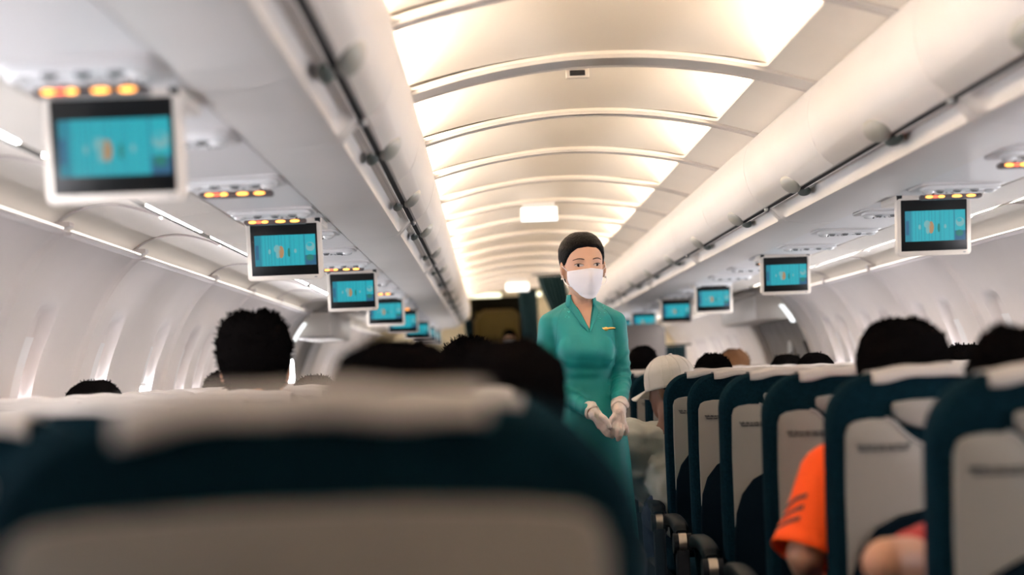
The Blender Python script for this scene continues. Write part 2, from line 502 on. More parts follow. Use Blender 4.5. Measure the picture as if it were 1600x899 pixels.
# side walls ---------------------------------------------------------------
WP = catmull([(1.578,1.606),(1.640,1.545),(1.702,1.455),(1.757,1.340),(1.800,1.215),(1.828,1.08),(1.845,.92),(1.850,.75),(1.842,.55),(1.815,.35),(1.77,.15),(1.73,0)], 6)
WPn = np.array(WP); seg = np.r_[0, np.cumsum(np.hypot(*np.diff(WPn, axis=0).T))]
WIN = [1.2,1.75,2.3,2.85,3.4,4.35,5.30,6.30,7.22,7.98,8.45,9.2,9.65,10.35,10.75, 14.75,15.2,15.9,16.3,17.0,17.4,18.1]
DOOR = (11.55, 13.75)
def wall(s):
    side = 'right' if s > 0 else 'left'
    ys = list(np.arange(Y0, 2.5, .030)) + list(np.arange(2.5, DOOR[0], .015)) + [DOOR[0]]
    ys2 = [DOOR[1]] + list(np.arange(DOOR[1]+.03, Y1+.03, .030))
    bm = bmesh.new()
    SS = list(np.linspace(0, seg[-1], 74))
    def pos(y, q):
        x = np.interp(q, seg, WPn[:,0]); z = np.interp(q, seg, WPn[:,1])
        d = 0
        for w in WIN:
            dy = abs(y-w)
            if dy < .24:
                # rounded reveal, wider at its foot
                zz = (z-1.135)/.275
                hw = .118
                e = max(dy/hw, 0)
                f = (e**5+abs(zz)**6)**(1/5.5)
                tt = max(0, min(1, (1.08-f)/.15)); tt = tt*tt*(3-2*tt)
                d = max(d, .042*tt)
        # raised joint bead
        for jn in WJ:
            if abs(y-jn) < .06: d -= .011*(math.exp(-((y-jn+.022)/.008)**2)+math.exp(-((y-jn-.022)/.008)**2))
        return (s*(x+d*.95), y, z+d*.2)
    for Y in (ys, ys2): sheet(bm, [[pos(y, q) for q in SS] for y in Y])
    # top ledge lip
    for a, b in zip(WJ[:-1], WJ[1:]):
        if a < DOOR[1] and b > DOOR[0]:
            if a < DOOR[0]: b = DOOR[0]
            elif b > DOOR[1]: a = DOOR[1]
            else: continue
        extrude_y(bm, [(s*x, z) for x, z in [(1.580,1.600),(1.560,1.602),(1.554,1.606),(1.555,1.611),(1.60,1.611)]], [a+.05, b-.02])
        rings(bm, [[(s*1.545, b-.025, 1.622),(s*1.545, b-.025, 1.634),(s*1.60, b-.025, 1.634),(s*1.60, b-.025, 1.600)],[(s*1.545, b+.03, 1.622),(s*1.545, b+.03, 1.634),(s*1.60, b+.03, 1.634),(s*1.60, b+.03, 1.600)]])
    wl = struct(link('wall_'+side, bm, 'wall'))
    for a, b in zip(WJ[:-1], WJ[1:]):
        if a < DOOR[1] and b > DOOR[0]: continue
        bm = bmesh.new(); extrude_y(bm, [(s*x, z) for x, z in [(1.556,1.612),(1.556,1.6165),(1.562,1.6165),(1.562,1.612)]], [a+.06, b-.04])
        link('ledge_light', bm, 'ledge', wl)
    # outer skin
    bm = bmesh.new(); sheet(bm, [[(s*(x+.10), y, z) for x, z in WP] for y in (Y0, Y1+4.4)])
    struct(link('wall_'+side+'_outer', bm, 'galleydark'))
wall(1); wall(-1)
wn = 0
for s in (-1, 1):
    for i, w in enumerate(WIN):
        wn += 1
        op = .15  # unseen gap below each shade, opened to add light on the bins
        if w < 3.5: op = .20
        if s < 0 and i in (7, 8): op = .20
        if s > 0 and i in (9, 10, 12): op = .20
        t = empty('window_%d' % wn); struct(t)
        def curve(z): return float(np.interp(-z, -WPn[:,1], WPn[:,0]))
        zt, zbm = 1.33, .97
        bm = bmesh.new(); g = []
        for k in range(9):
            z = zt - (zt-zbm-op)*k/8; x = curve(z)+.035
            g.append([(s*x, w-.088, z), (s*x, w+.088, z)])
        sheet(bm, g); link('window_shade', bm, 'shade', t)
        bm = bmesh.new(); z = zbm+op; x = curve(z)+.033
        box(bm, min(s*x, s*(x-.012)), max(s*x, s*(x-.012)), w-.085, w+.085, z-.006, z+.010, .003)
        link('shade_handle', bm, 'unit', t)
        bm = bmesh.new(); g = []
        for k in range(5):
            z = zbm+op - op*k/4; x = curve(z)+.037
            g.append([(s*x, w-.08, z), (s*x, w+.08, z)])
        sheet(bm, g); link('glass', bm, 'day', t)

# mid-cabin exit doors --------------------------------------------------------
for s in (-1, 1):
    side = 'right' if s > 0 else 'left'
    t = empty('door_1' if s < 0 else 'door_2'); struct(t)
    bm = bmesh.new()
    a, b = DOOR
    def P_(y0_, y1_, off, z1=1.62, z0=0):
        g = []
        q = [p for p in WP if z0 <= p[1] <= z1]
        return [[(s*(x+off), y, z) for x, z in q] for y in (y0_, y1_)]
    sheet(bm, P_(a+.09, b-.09, .055)); link('door_leaf', bm, 'doorgrey', t)
    bm = bmesh.new()
    for y0_, y1_ in ((a, a+.11), (b-.11, b)):
        q = WP
        rings(bm, [[(s*x, y0_, z), (s*(x-.012), y0_+.02, z), (s*(x-.012), y1_-.02, z), (s*x, y1_, z), (s*(x+.09), y1_, z), (s*(x+.09), y0_, z)] for x, z in q])
    link('door_frame', bm, 'doorframe', t)
    bm = bmesh.new(); box(bm, min(s*1.45, s*1.71), max(s*1.45, s*1.71), a+.25, b-.25, 1.45, 1.63, .02)
    link('header', bm, 'doorframe', t)
    bm = bmesh.new(); q = [(float(np.interp(-z, -WPn[:,1], WPn[:,0])), z) for z in (1.55, 1.52, 1.49, 1.46, 1.43)]
    rings(bm, [[(s*(x-.012), a+.12, z), (s*(x-.030), a+.14, z), (s*(x-.030), a+.20, z), (s*(x-.012), a+.22, z)] for x, z in q])
    link('lit_placard', bm, 'exit', t)
    bm = bmesh.new(); q = [p for p in WP if .95 < p[1] < 1.30]
    rings(bm, [[(s*(x+.0), a+.10, z), (s*(x-.03), a+.10, z), (s*(x-.03), a+.12, z), (s*(x+.0), a+.12, z)] for x, z in q])
    link('assist_handle', bm, 'black', t)
    bm = bmesh.new(); zc = 1.15; x = 1.80
    ell(bm, (s*(x+.035), (a+b)/2, 1.22), (.02, .09, .13), 20, 14); link('door_window', bm, 'day' if s < 0 else 'grey', t)
    bm = bmesh.new(); box(bm, min(s*1.70, s*1.86), max(s*1.70, s*1.86), (a+b)/2-.14, (a+b)/2+.14, .93, .99, .015); link('door_lever', bm, 'metal', t)

# passenger service units --------------------------------------------------------
UNY = [2.60+.787*k for k in range(-1, 19)]
def unit(s, lit):
    t = empty('service_unit')
    zf = lambda x: 1.661-(abs(x)-.874)*.028
    cx = s*1.0; z = zf(1.0)
    def rr(x0, x1, y0_, y1_, r, zz0, zz1, bm, mi=0):
        pts = []
        for (qx, qy, a0) in ((x1-r, y0_+r, -PI/2), (x1-r, y1_-r, 0), (x0+r, y1_-r, PI/2), (x0+r, y0_+r, PI)):
            for k in range(6):
                q = a0+PI/2*k/5; pts.append((qx+r*math.cos(q), qy+r*math.sin(q)))
        rings(bm, [[(x, y, zz0) for x, y in pts], [(x, y, zz1+.003) for x, y in pts], [(cx+(x-cx)*.97, (y0_+y1_)/2+(y-(y0_+y1_)/2)*.94, zz1) for x, y in pts]], True, True, True, mi)
    bm = bmesh.new(); rr(cx-.122, cx+.122, -.05, .165, .035, z+.004, z-.006, bm); pnl = link('panel', bm, 'psu', t)
    bm = bmesh.new(); rr(cx-.112, cx+.112, -.03, .075, .03, z, z-.016, bm); link('raised_bezel', bm, 'unit', pnl)
    for k in range(3):
        bm = bmesh.new(); cyl(bm, (cx+.050*(k-1)-s*.014, .0, z-.018), (0,0,1), .012, .006, 16, .013)
        nz = link('air_nozzle', bm, 'grey', t)
        bm = bmesh.new(); cyl(bm, (cx+.050*(k-1)-s*.014, .0, z-.0215), (0,0,1), .009, .004, 14)
        link('nozzle_core', bm, 'black', nz)
    for k, dx in enumerate((-.098, .098)):
        bm = bmesh.new(); ell(bm, (cx+dx*.93, .03, z-.016), (.018, .026, .009), 14, 8); link('reading_lamp', bm, 'lens', t)
    bm = bmesh.new(); box(bm, cx-.100, cx+.100, .058, .074, z-.0215, z-.004, .003); ls = link('letter_strip', bm, 'unit', t)
    lx = cx+(.028 if s < 0 else -.030)
    text('seat_letters', 'A  B  C' if s < 0 else 'D  E  G', .0135, 'print', ls, (lx, .0572, z-.0165), (PI/2, 0, 0))
    dxs = (.070, .080, .090) if s < 0 else (-.090, -.080, -.070)
    bm = bmesh.new()
    for k, dx in enumerate(dxs):
        for dz in (-.0135, -.0200): box(bm, cx+dx-.003, cx+dx+.003, .0565, .059, z+dz-.0024, z+dz+.0024)
    link('call_buttons', bm, 'dark', ls)
    bm = bmesh.new(); sg_ = -1 if s < 0 else 1
    box(bm, cx+sg_*.055-.030, cx+sg_*.055+.030, .0568, .059, z-.0175, z-.0158); link('caption_line', bm, 'grey', ls)
    if lit:
        hw, hy = .092, .0078
        pts = [(cx-hw+hy+hy*math.cos(q), z-.0235+hy*math.sin(q)) for q in [PI/2+PI*k/8 for k in range(9)]]
        pts += [(cx+hw-hy+hy*math.cos(q), z-.0235+hy*math.sin(q)) for q in [-PI/2+PI*k/8 for k in range(9)]]
        bm = bmesh.new(); plate(bm, pts, .116, .140, .002)
        box(bm, cx-.075, cx+.075, .119, .138, z-.022, z-.002); sb = link('sign_bar', bm, 'signbar', t)
        for dx, w_, mt in ((-.066,.014,'sign_or'),(-.048,.010,'sign_red'),(-.030,.012,'sign_or'),(.016,.018,'sign_or'),(.058,.017,'sign_or')):
            bm = bmesh.new(); ell(bm, (cx+dx, .1155, z-.0235), (w_*.85, .002, .0040), 14, 6); link('lit_symbol', bm, mt, sb)
    return t
for s in (-1, 1):
    side = 'right' if s > 0 else 'left'
    pl = unit(s, True); pn = unit(s, False)
    used = set()
    litset = (2.60, 4.17, 4.96, 7.32, 9.68, 12.04) if s < 0 else (4.17, 4.96, 8.1, 10.5, 12.8)
    for k, y in enumerate(UNY):
        isl = any(abs(y-q) < .1 for q in litset)
        src = pl if isl else pn
        o = src if src not in used else copy_tree(src); used.add(src)
        o.location.y = y
        tag(o, 'white overhead service unit%s, %s side, %s from the camera' % (' with lit orange signs' if isl else '', side, (ordn+['fifteenth','sixteenth','seventeenth','eighteenth','nineteenth','twentieth'])[k]), 'service unit', 'overhead service units on the %s' % side)

# ceiling monitors ------------------------------------------------------------
def monitor(s):
    t = empty('video_monitor')
    HW, H = .115, .180
    out = []
    for (qx, qz, a0) in ((HW-.012, -.012, 0), (-HW+.012, -.012, PI/2), (-HW+.012, -H+.012, PI), (HW-.012, -H+.012, -PI/2)):
        for k in range(5): q = a0+PI/2*k/4; out.append((qx+.012*math.cos(q), qz+.012*math.sin(q)))
    bm = bmesh.new(); plate(bm, out, 0, .028, .004); hs = link('housing', bm, 'monitor', t)
    bm = bmesh.new(); box(bm, -.102, .102, -.002, .004, -.164, -.006, .002); sc = link('screen', bm, 'screen', t)
    bm = bmesh.new()
    yy = -.0028
    def rect(x0, x1, z0, z1, mi, d=0):
        vs = [bm.verts.new(p) for p in ((x0, yy-d, z0), (x1, yy-d, z0), (x1, yy-d, z1), (x0, yy-d, z1))]
        bm.faces.new(vs).material_index = mi
    zc0, zc1 = -.134, -.040
    rect(-.090, .096, zc0, zc1, 0)
    rng = random.Random(3)
    for k in range(11):
        x = -.087+.11*(k/11)**1.1+rng.random()*.004; rect(x, x+.0016, zc0+.002, zc1-.001, 1, .0002)
    for x in (.020, .030, .046): rect(x, x+.001, zc0, zc1, 1, .0002)
    rect(-.090, -.070, zc0, zc1, 1, .0001); rect(.060, .064, zc0, zc1, 1, .0002)
    rect(.064, .096, zc0, zc0+.03, 2, .0002); rect(-.088,-.078, zc0+.02, zc1-.03, 2, .0003)
    def blob(cx, cz, rx, rz, mi, d=.0004, n=14):
        vs = [bm.verts.new((cx+rx*math.cos(2*PI*k/n), yy-d, cz+rz*math.sin(2*PI*k/n))) for k in range(n)]
        bm.faces.new(vs).material_index = mi
    blob(-.010, -.092, .009, .019, 3); blob(-.022, -.082, .010, .012, 5); blob(-.020, -.100, .006, .012, 5)
    blob(.014, -.094, .004, .014, 4); blob(-.045, -.090, .004, .008, 5); blob(.034, -.090, .004, .007, 5)
    blob(.080, -.078, .014, .014, 5); blob(.078, -.072, .008, .006, 0, .0006); blob(.078, -.112, .012, .010, 4)
    pc = link('picture', bm, ['p_teal', 'p_teal2', 'p_blue', 'p_orange', 'p_green', 'p_pale'], sc, smooth=False)
    for x in (-HW+.01, HW-.01):
        bm = bmesh.new(); box(bm, x-.009, x+.009, .002, .030, -.02, .012, .004); link('hinge_arm', bm, 'black', t)
    bm = bmesh.new(); box(bm, HW-.026, HW-.018, -.0015, .002, -.173, -.170); link('indicator', bm, 'grey', hs)
    bm = bmesh.new(); box(bm, -.118, .118, .004, .20, -.011, .011, .004)
    c = link('monitor_tray', bm, 'monitor', t); c.rotation_euler = (R(-8), 0, 0)
    t.rotation_euler = (R(8), 0, 0)
    return t
MY = [2.86, 5.28, 7.94, 10.5, 12.6, 15.2, 16.9, 18.5]
for s in (-1, 1):
    proto = monitor(s); side = 'right' if s > 0 else 'left'
    first = True
    for k, y in enumerate(MY):
        if s > 0 and k == 0: continue
        o = proto if first else copy_tree(proto); first = False
        o.location = (s*1.0, y, 1.651)
        tag(o, 'cream-framed monitor with teal picture, folded down, %s side, %s from the camera' % (side, ordn[k if s < 0 else k-1]), 'monitor', 'fold-down monitors on the %s' % side)

# ------------------------------------------------------------------ seats
def rounded_back(hw, z0, z1, r, n=8, crown=.008):
    pts = []
    for k in range(n+1):
        q = PI/2*k/n; pts.append((hw-r+r*math.cos(q), z1-crown-r+r*math.sin(q)))
    for k in range(1, 8):
        x = (hw-r)*(1-2*k/8); pts.append((x, z1-crown*(x/(hw-r))**2))
    for k in range(n+1):
        q = PI/2+PI/2*k/n; pts.append((-hw+r+r*math.cos(q), z1-crown-r+r*math.sin(q)))
    pts += [(-hw, .85), (-hw+.004, .60), (-hw+.02, z0), (hw-.02, z0), (hw-.004, .60), (hw, .85)]
    return pts
TILT = .12
def shear(bm):      # lean the back: the foot of the backrest sits further forward
    for v in bm.verts: v.co.y += (1.14-v.co.z)*TILT
def make_seat(ptop=1.045, ztop=1.143, plain=False):
    t = empty('passenger_seat')
    out = rounded_back(.22, .40, ztop, .098)
    bm = bmesh.new()
    n = len(out)
    def sc(d, y):
        return [((p[0])*(1-d/.22), y, p[1]-d*(1 if p[1] > 1 else 0)*min(1, (p[1]-1)/.1)) for p in out]
    rings(bm, [sc(.022, 0), sc(.008, .006), sc(0, .022), sc(0, .062), sc(.008, .082), sc(.028, .095)])
    shear(bm); bk = link('backrest', bm, 'seatcloth', t)
    # moulded grey shell
    L = [(-.186, .52), (-.190, .74), (-.192, .90), (-.190, ptop-.028), (-.184, ptop-.010), (-.170, ptop-.002), (-.140, ptop+.002), (-.112, ptop+.001),
         (-.096, ptop-.006), (-.082, ptop-.022), (-.062, ptop-.040), (-.038, ptop-.053), (-.014, ptop-.058)]
    if plain: L = L[:7]+[(-.10, ptop+.004), (-.05, ptop+.006), (-.01, ptop+.006)]
    o2 = L + [(-x, z) for x, z in L[::-1]]
    bm = bmesh.new(); plate(bm, o2, -.010, .006, .005); shear(bm); pn = link('back_panel', bm, 'panel', t)
    # raised light rim of the concave cut
    bm = bmesh.new()
    rim = [(x, -.008+(1.14-z)*TILT, z) for x, z in catmull([p for p in L[7:]]+[(-p[0], p[1]) for p in L[7:][::-1]], 3)]
    if not plain: tube(bm, rim, .0045, 8); link('panel_rim', bm, 'panel_rim', pn)
    else: bm.free()
    # bowl shaped tray latch housing
    o3 = [(-.098, ptop+.026), (-.094, ptop+.032), (-.06, ptop+.036), (0, ptop+.037), (.06, ptop+.036), (.094, ptop+.032), (.098, ptop+.026)]
    o3 += [(.100*math.cos(q), ptop+.022+.047*math.sin(q)) for q in [-PI*k/12 for k in range(1, 12)]]
    if not plain:
        bm = bmesh.new(); plate(bm, o3, -.016, .004, .007); shear(bm); lt = link('tray_latch_housing', bm, 'panel_rim', t)
        bm = bmesh.new(); box(bm, -.028, .028, -.022, -.012, ptop-.004, ptop+.012, .004); shear(bm); link('latch_knob', bm, 'panel', lt)
    # pocket
    o4 = [(-.196, .46), (-.192, .66), (-.186, .735), (-.168, .790), (-.135, .832), (-.09, .856), (-.04, .866), (0, .868)]
    o4 = o4 + [(-x, z) for x, z in o4[:-1][::-1]]
    bm = bmesh.new(); plate(bm, o4, -.030, .002, .008); shear(bm); link('seat_pocket', bm, 'seatdark', t)
    # cloth over the top
    bm = bmesh.new(); g = []
    for k in range(25):
        cw = .116 if plain else .135; x = -cw+2*cw*k/24
        z = ztop-.008*(x/.122)**2 + .0015*math.sin(x*70)
        row = []
        for (yy, zz) in ((-.006, z-(.016 if plain else .018)-.002*math.sin(x*45)), (-.005, z-.010), (-.001, z-.002), (.010, z+.004), (.04, z+.005), (.07, z+.004), (.092, z-.004), (.100, z-.03), (.100, z-.10), (.098, z-.22)):
            row.append((x, yy+(1.14-zz)*TILT, zz))
        g.append(row)
    sheet(bm, g); hc = link('headrest_cover', bm, 'whitecloth', t)
    md = hc.modifiers.new('s', 'SOLIDIFY'); md.thickness = .002; md.offset = 1
    # cushion, frame, legs
    bm = bmesh.new(); box(bm, -.215, .215, .12, .60, .36, .47, .03, 3); link('seat_cushion', bm, 'seatcloth', t)
    bm = bmesh.new(); box(bm, -.20, .20, .14, .56, .31, .36, .01); link('seat_frame', bm, 'frame', t)
    for x in (-.16, .16):
        bm = bmesh.new(); box(bm, x-.018, x+.018, .18, .21, 0, .32, .004); box(bm, x-.018, x+.018, .49, .52, 0, .32, .004); link('leg', bm, 'frame', t)
    return t, pn
def make_armrest(t, x):
    bm = bmesh.new()
    path = [(x, .085, .600), (x, .12, .618), (x, .20, .628), (x, .32, .630), (x, .42, .624), (x, .445, .610)]
    rs = []
    for i, p in enumerate(catmull(path, 4)):
        e = 1 if 1 < i < 18 else .8
        w, h_ = .026*e, .020*e
        rs.append([(p[0]+w*math.copysign(abs(math.cos(q))**.6, math.cos(q)), p[1], p[2]+h_*math.copysign(abs(math.sin(q))**.6, math.sin(q))) for q in [2*PI*k/16 for k in range(16)]])
    rings(bm, rs); a = link('armrest', bm, 'armpad', t)
    bm = bmesh.new(); cyl(bm, (x, .088, .572), (1,0,0), .034, .060, 24); link('pivot', bm, 'frame', a)
    bm = bmesh.new(); cyl(bm, (x, .088, .572), (1,0,0), .0355, .026, 24); link('pivot_band', bm, 'metal', a)
    bm = bmesh.new(); box(bm, x-.022, x+.022, .06, .12, .30, .56, .008); box(bm, x-.02, x+.02, .06, .50, .30, .40, .01); link('side_plate', bm, 'frame', a)
NOTE = 'Thắt dây an toàn trong khi ngồi\nFasten seat belt while seated'
def add_note(pn, z):
    n = text('printed_notice', NOTE, .0082, 'print', pn, (-.118, -.0115+(1.14-z)*TILT, z), (PI/2, 0, 0), .0008, 'CENTER', bold=.00025)
seatR, pnR = make_seat(); add_note(pnR, .990); make_armrest(seatR, -.255)
seatL, pnL = make_seat(); add_note(pnL, .990); make_armrest(seatL, .255)
seatF, pnF = make_seat(1.080, 1.155, True); add_note(pnF, 1.03); make_armrest(seatF, .255)
cols = {'right': (('aisle', .49), ('middle', 1.0), ('window', 1.51)), 'left': (('aisle', -.49), ('middle', -1.0), ('window', -1.51))}
usedR = usedL = False
seat_at = {}
for side in ('right', 'left'):
    for n in range(-2 if side == 'left' else 0, 13):
        for cn, x in cols[side]:
            if side == 'left' and n == -2 and cn != 'aisle': continue
            if side == 'right' and n == 0 and cn != 'aisle': continue
            if n == 12 and side == 'left': continue
            y = 2.57+.785*n
            if side == 'left' and n == -2:
                o = seatF; o.location = (-.508, 1.085, 0); nm = 'large blurred foreground seat with white cloth on top and grey back shell'
                tag(o, nm, 'seat'); seat_at[(side, n, cn)] = o; continue
            if side == 'right':
                o = seatR if not usedR else copy_tree(seatR); usedR = True
            else:
                o = seatL if not usedL else copy_tree(seatL); usedL = True
            o.location = (x, y-.0, 0)
            row = n+1 if side == 'right' else n+2
            o.rotation_euler.z = 0
            if side == 'right': nm = 'dark teal seat, grey back shell, right %s column, %s row from the camera' % (cn, ordn[row-1])
            else: nm = 'dark teal seat, white top cloth, left %s column, %s row beyond foreground seat' % (cn, ordn[row-1])
            tag(o, nm, 'seat', 'seats on the %s of the aisle' % side); seat_at[(side, n, cn)] = o

# ------------------------------------------------------------------ heads and people
HT = np.array([(-.117,.006,-.050,-.040),(-.114,.018,-.064,-.028),(-.106,.031,-.076,-.012),(-.092,.043,-.083,.005),(-.075,.052,-.086,.025),(-.055,.059,-.087,.045),
 (-.03,.065,-.088,.068),(0,.0695,-.087,.083),(.03,.0725,-.086,.091),(.06,.0705,-.080,.090),(.082,.0615,-.065,.078),(.098,.048,-.046,.060),(.109,.030,-.026,.038),(.114,.012,-.006,.016)])
def head_par(z):
    return [float(np.interp(z, HT[:,0], HT[:,k])) for k in (1,2,3)]
def face_y(x, z, bumps=True):
    w, yf, yb = head_par(z); yc = .35*yb
    e = min(abs(x)/max(w, .001), .999)
    y = yc-(yc-yf)*(1-e**2.3)**(1/2.1)
    if bumps: y -= face_bump(x, z)
    return y
def face_bump(x, z):
    g = lambda a, s_: math.exp(-(a/s_)**2)
    b = 0
    # nose
    if -.055 < z < .03:
        t = (.025-z)/.06
        b += (.004+.018*max(0, min(1, t))**1.2)*g(x, .0085+.004*max(0,t))*(1 if z > -.035 else g(z+.035, .008))
    b -= .0075*(g(x-.031, .015)+g(x+.031, .015))*g(z-.004, .011)
    b += .0025*g(z-.022, .007)*(g(x-.03, .02)+g(x+.03, .02))
    b += .004*g(z+.066, .011)*g(x, .020)
    b += .005*g(z+.105, .014)*g(x, .016)
    b += .003*g(z+.03, .018)*(g(x-.042, .014)+g(x+.042, .014))
    return b
def head_rings(off=0, nz=56, nt=64, bumps=True, zmin=-.117, zmax=.114):
    out = []
    for k in range(nz+1):
        z = zmin+(zmax-zmin)*(.5-.5*math.cos(PI*k/nz))
        w, yf, yb = head_par(z); yc = .35*yb
        ring = []
        for i in range(nt):
            q = 2*PI*i/nt; c, s_ = math.cos(q), math.sin(q)
            px = w*math.copysign(abs(c)**.9, c)
            py = yc + ((yb-yc) if s_ > 0 else (yc-yf))*math.copysign(abs(s_)**.92, s_)
            if s_ < 0 and bumps: py -= face_bump(px, z)*abs(s_)
            L = math.hypot(px, py-yc)+1e-6
            ring.append((px+off*px/L, py+off*(py-yc)/L, z+off*(z/.114 if z > 0 else 0)))
        out.append(ring)
    return out
def add_head(bm, mtx, ears=True):
    rs = head_rings()
    rings(bm, [[mtx @ Vector(p) for p in r] for r in rs])
    if ears:
        for s in (-1, 1):
            ell(bm, mtx @ Vector((s*.074, .010, -.008)), (.008, .018, .030), 12, 10, (mtx.to_3x3() @ Matrix.Rotation(s*R(18), 3, 'Z')))
            ell(bm, mtx @ Vector((s*.073, .008, -.033)), (.006, .009, .010), 10, 8, mtx.to_3x3())
def hair_mesh(mtx, off=.012, hairline=.068, nape=-.075, rough=.004, strands=0, srad=.0016, slen=.010, seed=1, side_z=-.02, scale=1.0, edge=.008):
    bm = bmesh.new(); rng = random.Random(seed)
    rs = head_rings(off, 60, 72, False, zmin=-.10, zmax=.114)
    vv = []
    for r in rs:
        row = []
        for p in r:
            v = Vector(p)
            # taper in towards nape
            d = noise.noise(v*28+Vector((seed,0,0)))*rough + noise.noise(v*90)*rough*.5
            nrm = Vector((v.x, v.y-.02, v.z)).normalized()
            row.append(v+nrm*d)
        vv.append(row)
    def lim_(p):
        x, y, z = p
        ang = math.atan2(abs(x), -y)       # 0 front .. pi back
        return float(np.interp(ang, [0, .45, .8, 1.15, 1.5, 1.9, 2.3, PI], [hairline, hairline-.004, hairline-.022, .022, side_z, nape*.75, nape, nape]))
    def keep(p): return p[2] > lim_(p)
    base = head_rings(0, 60, 72, False, zmin=-.10, zmax=.114)
    vs = {}; hid = {}
    for i in range(len(vv)):
        for j in range(72):
            p = vv[i][j]; q = Vector(base[i][j]); e = (p.z-lim_(p))/edge
            hid[(i, j)] = e < -1.5
            e = max(0, min(1, e*.5+.5)); e = e*e*(3-2*e)
            low = max(0, min(1, (p.z+.03)/.07)); e2 = e*(.45+.55*low)
            nrm = (p-q).normalized() if (p-q).length > 1e-6 else Vector((0,0,1))
            inner_ = q-nrm*.006
            vv[i][j] = inner_.lerp(q+(p-q)*(.45+.55*low), e)
    def gv(i, j):
        if (i, j) not in vs: vs[(i, j)] = bm.verts.new(mtx @ vv[i][j])
        return vs[(i, j)]
    n = 72
    for i in range(len(vv)-1):
        for j in range(n):
            if all(hid[(a, b % n)] for a, b in ((i, j), (i+1, j), (i, j+1), (i+1, j+1))): continue
            bm.faces.new((gv(i, j), gv(i, (j+1) % n), gv(i+1, (j+1) % n), gv(i+1, j)))
    top = [gv(len(vv)-1, j) for j in range(n)]
    bm.faces.new(top)
    pts = [v for r in vv for v in r if keep(v)]
    for k in range(strands):
        p = rng.choice(pts)
        nrm = Vector((p.x, p.y-.01, p.z)).normalized()
        t = Vector((rng.uniform(-1,1), rng.uniform(-1,1), rng.uniform(-.3,1)))
        d = (nrm*.55+t*.6).normalized()
        L = slen*rng.uniform(.4, 1)
        a = p-nrm*.006; b = p+d*L*.5+nrm*.003; c_ = p+d*L
        tube(bm, [mtx @ a, mtx @ b, mtx @ c_], [srad, srad*.8, .0002], 4, 0, False)
    return bm

def hmtx(loc, yaw=0, pitch=0, roll=0, sc=1.0):
    return Matrix.Translation(loc) @ Matrix.Rotation(yaw, 4, 'Z') @ Matrix.Rotation(pitch, 4, 'X') @ Matrix.Rotation(roll, 4, 'Y') @ Matrix.Scale(sc, 4)

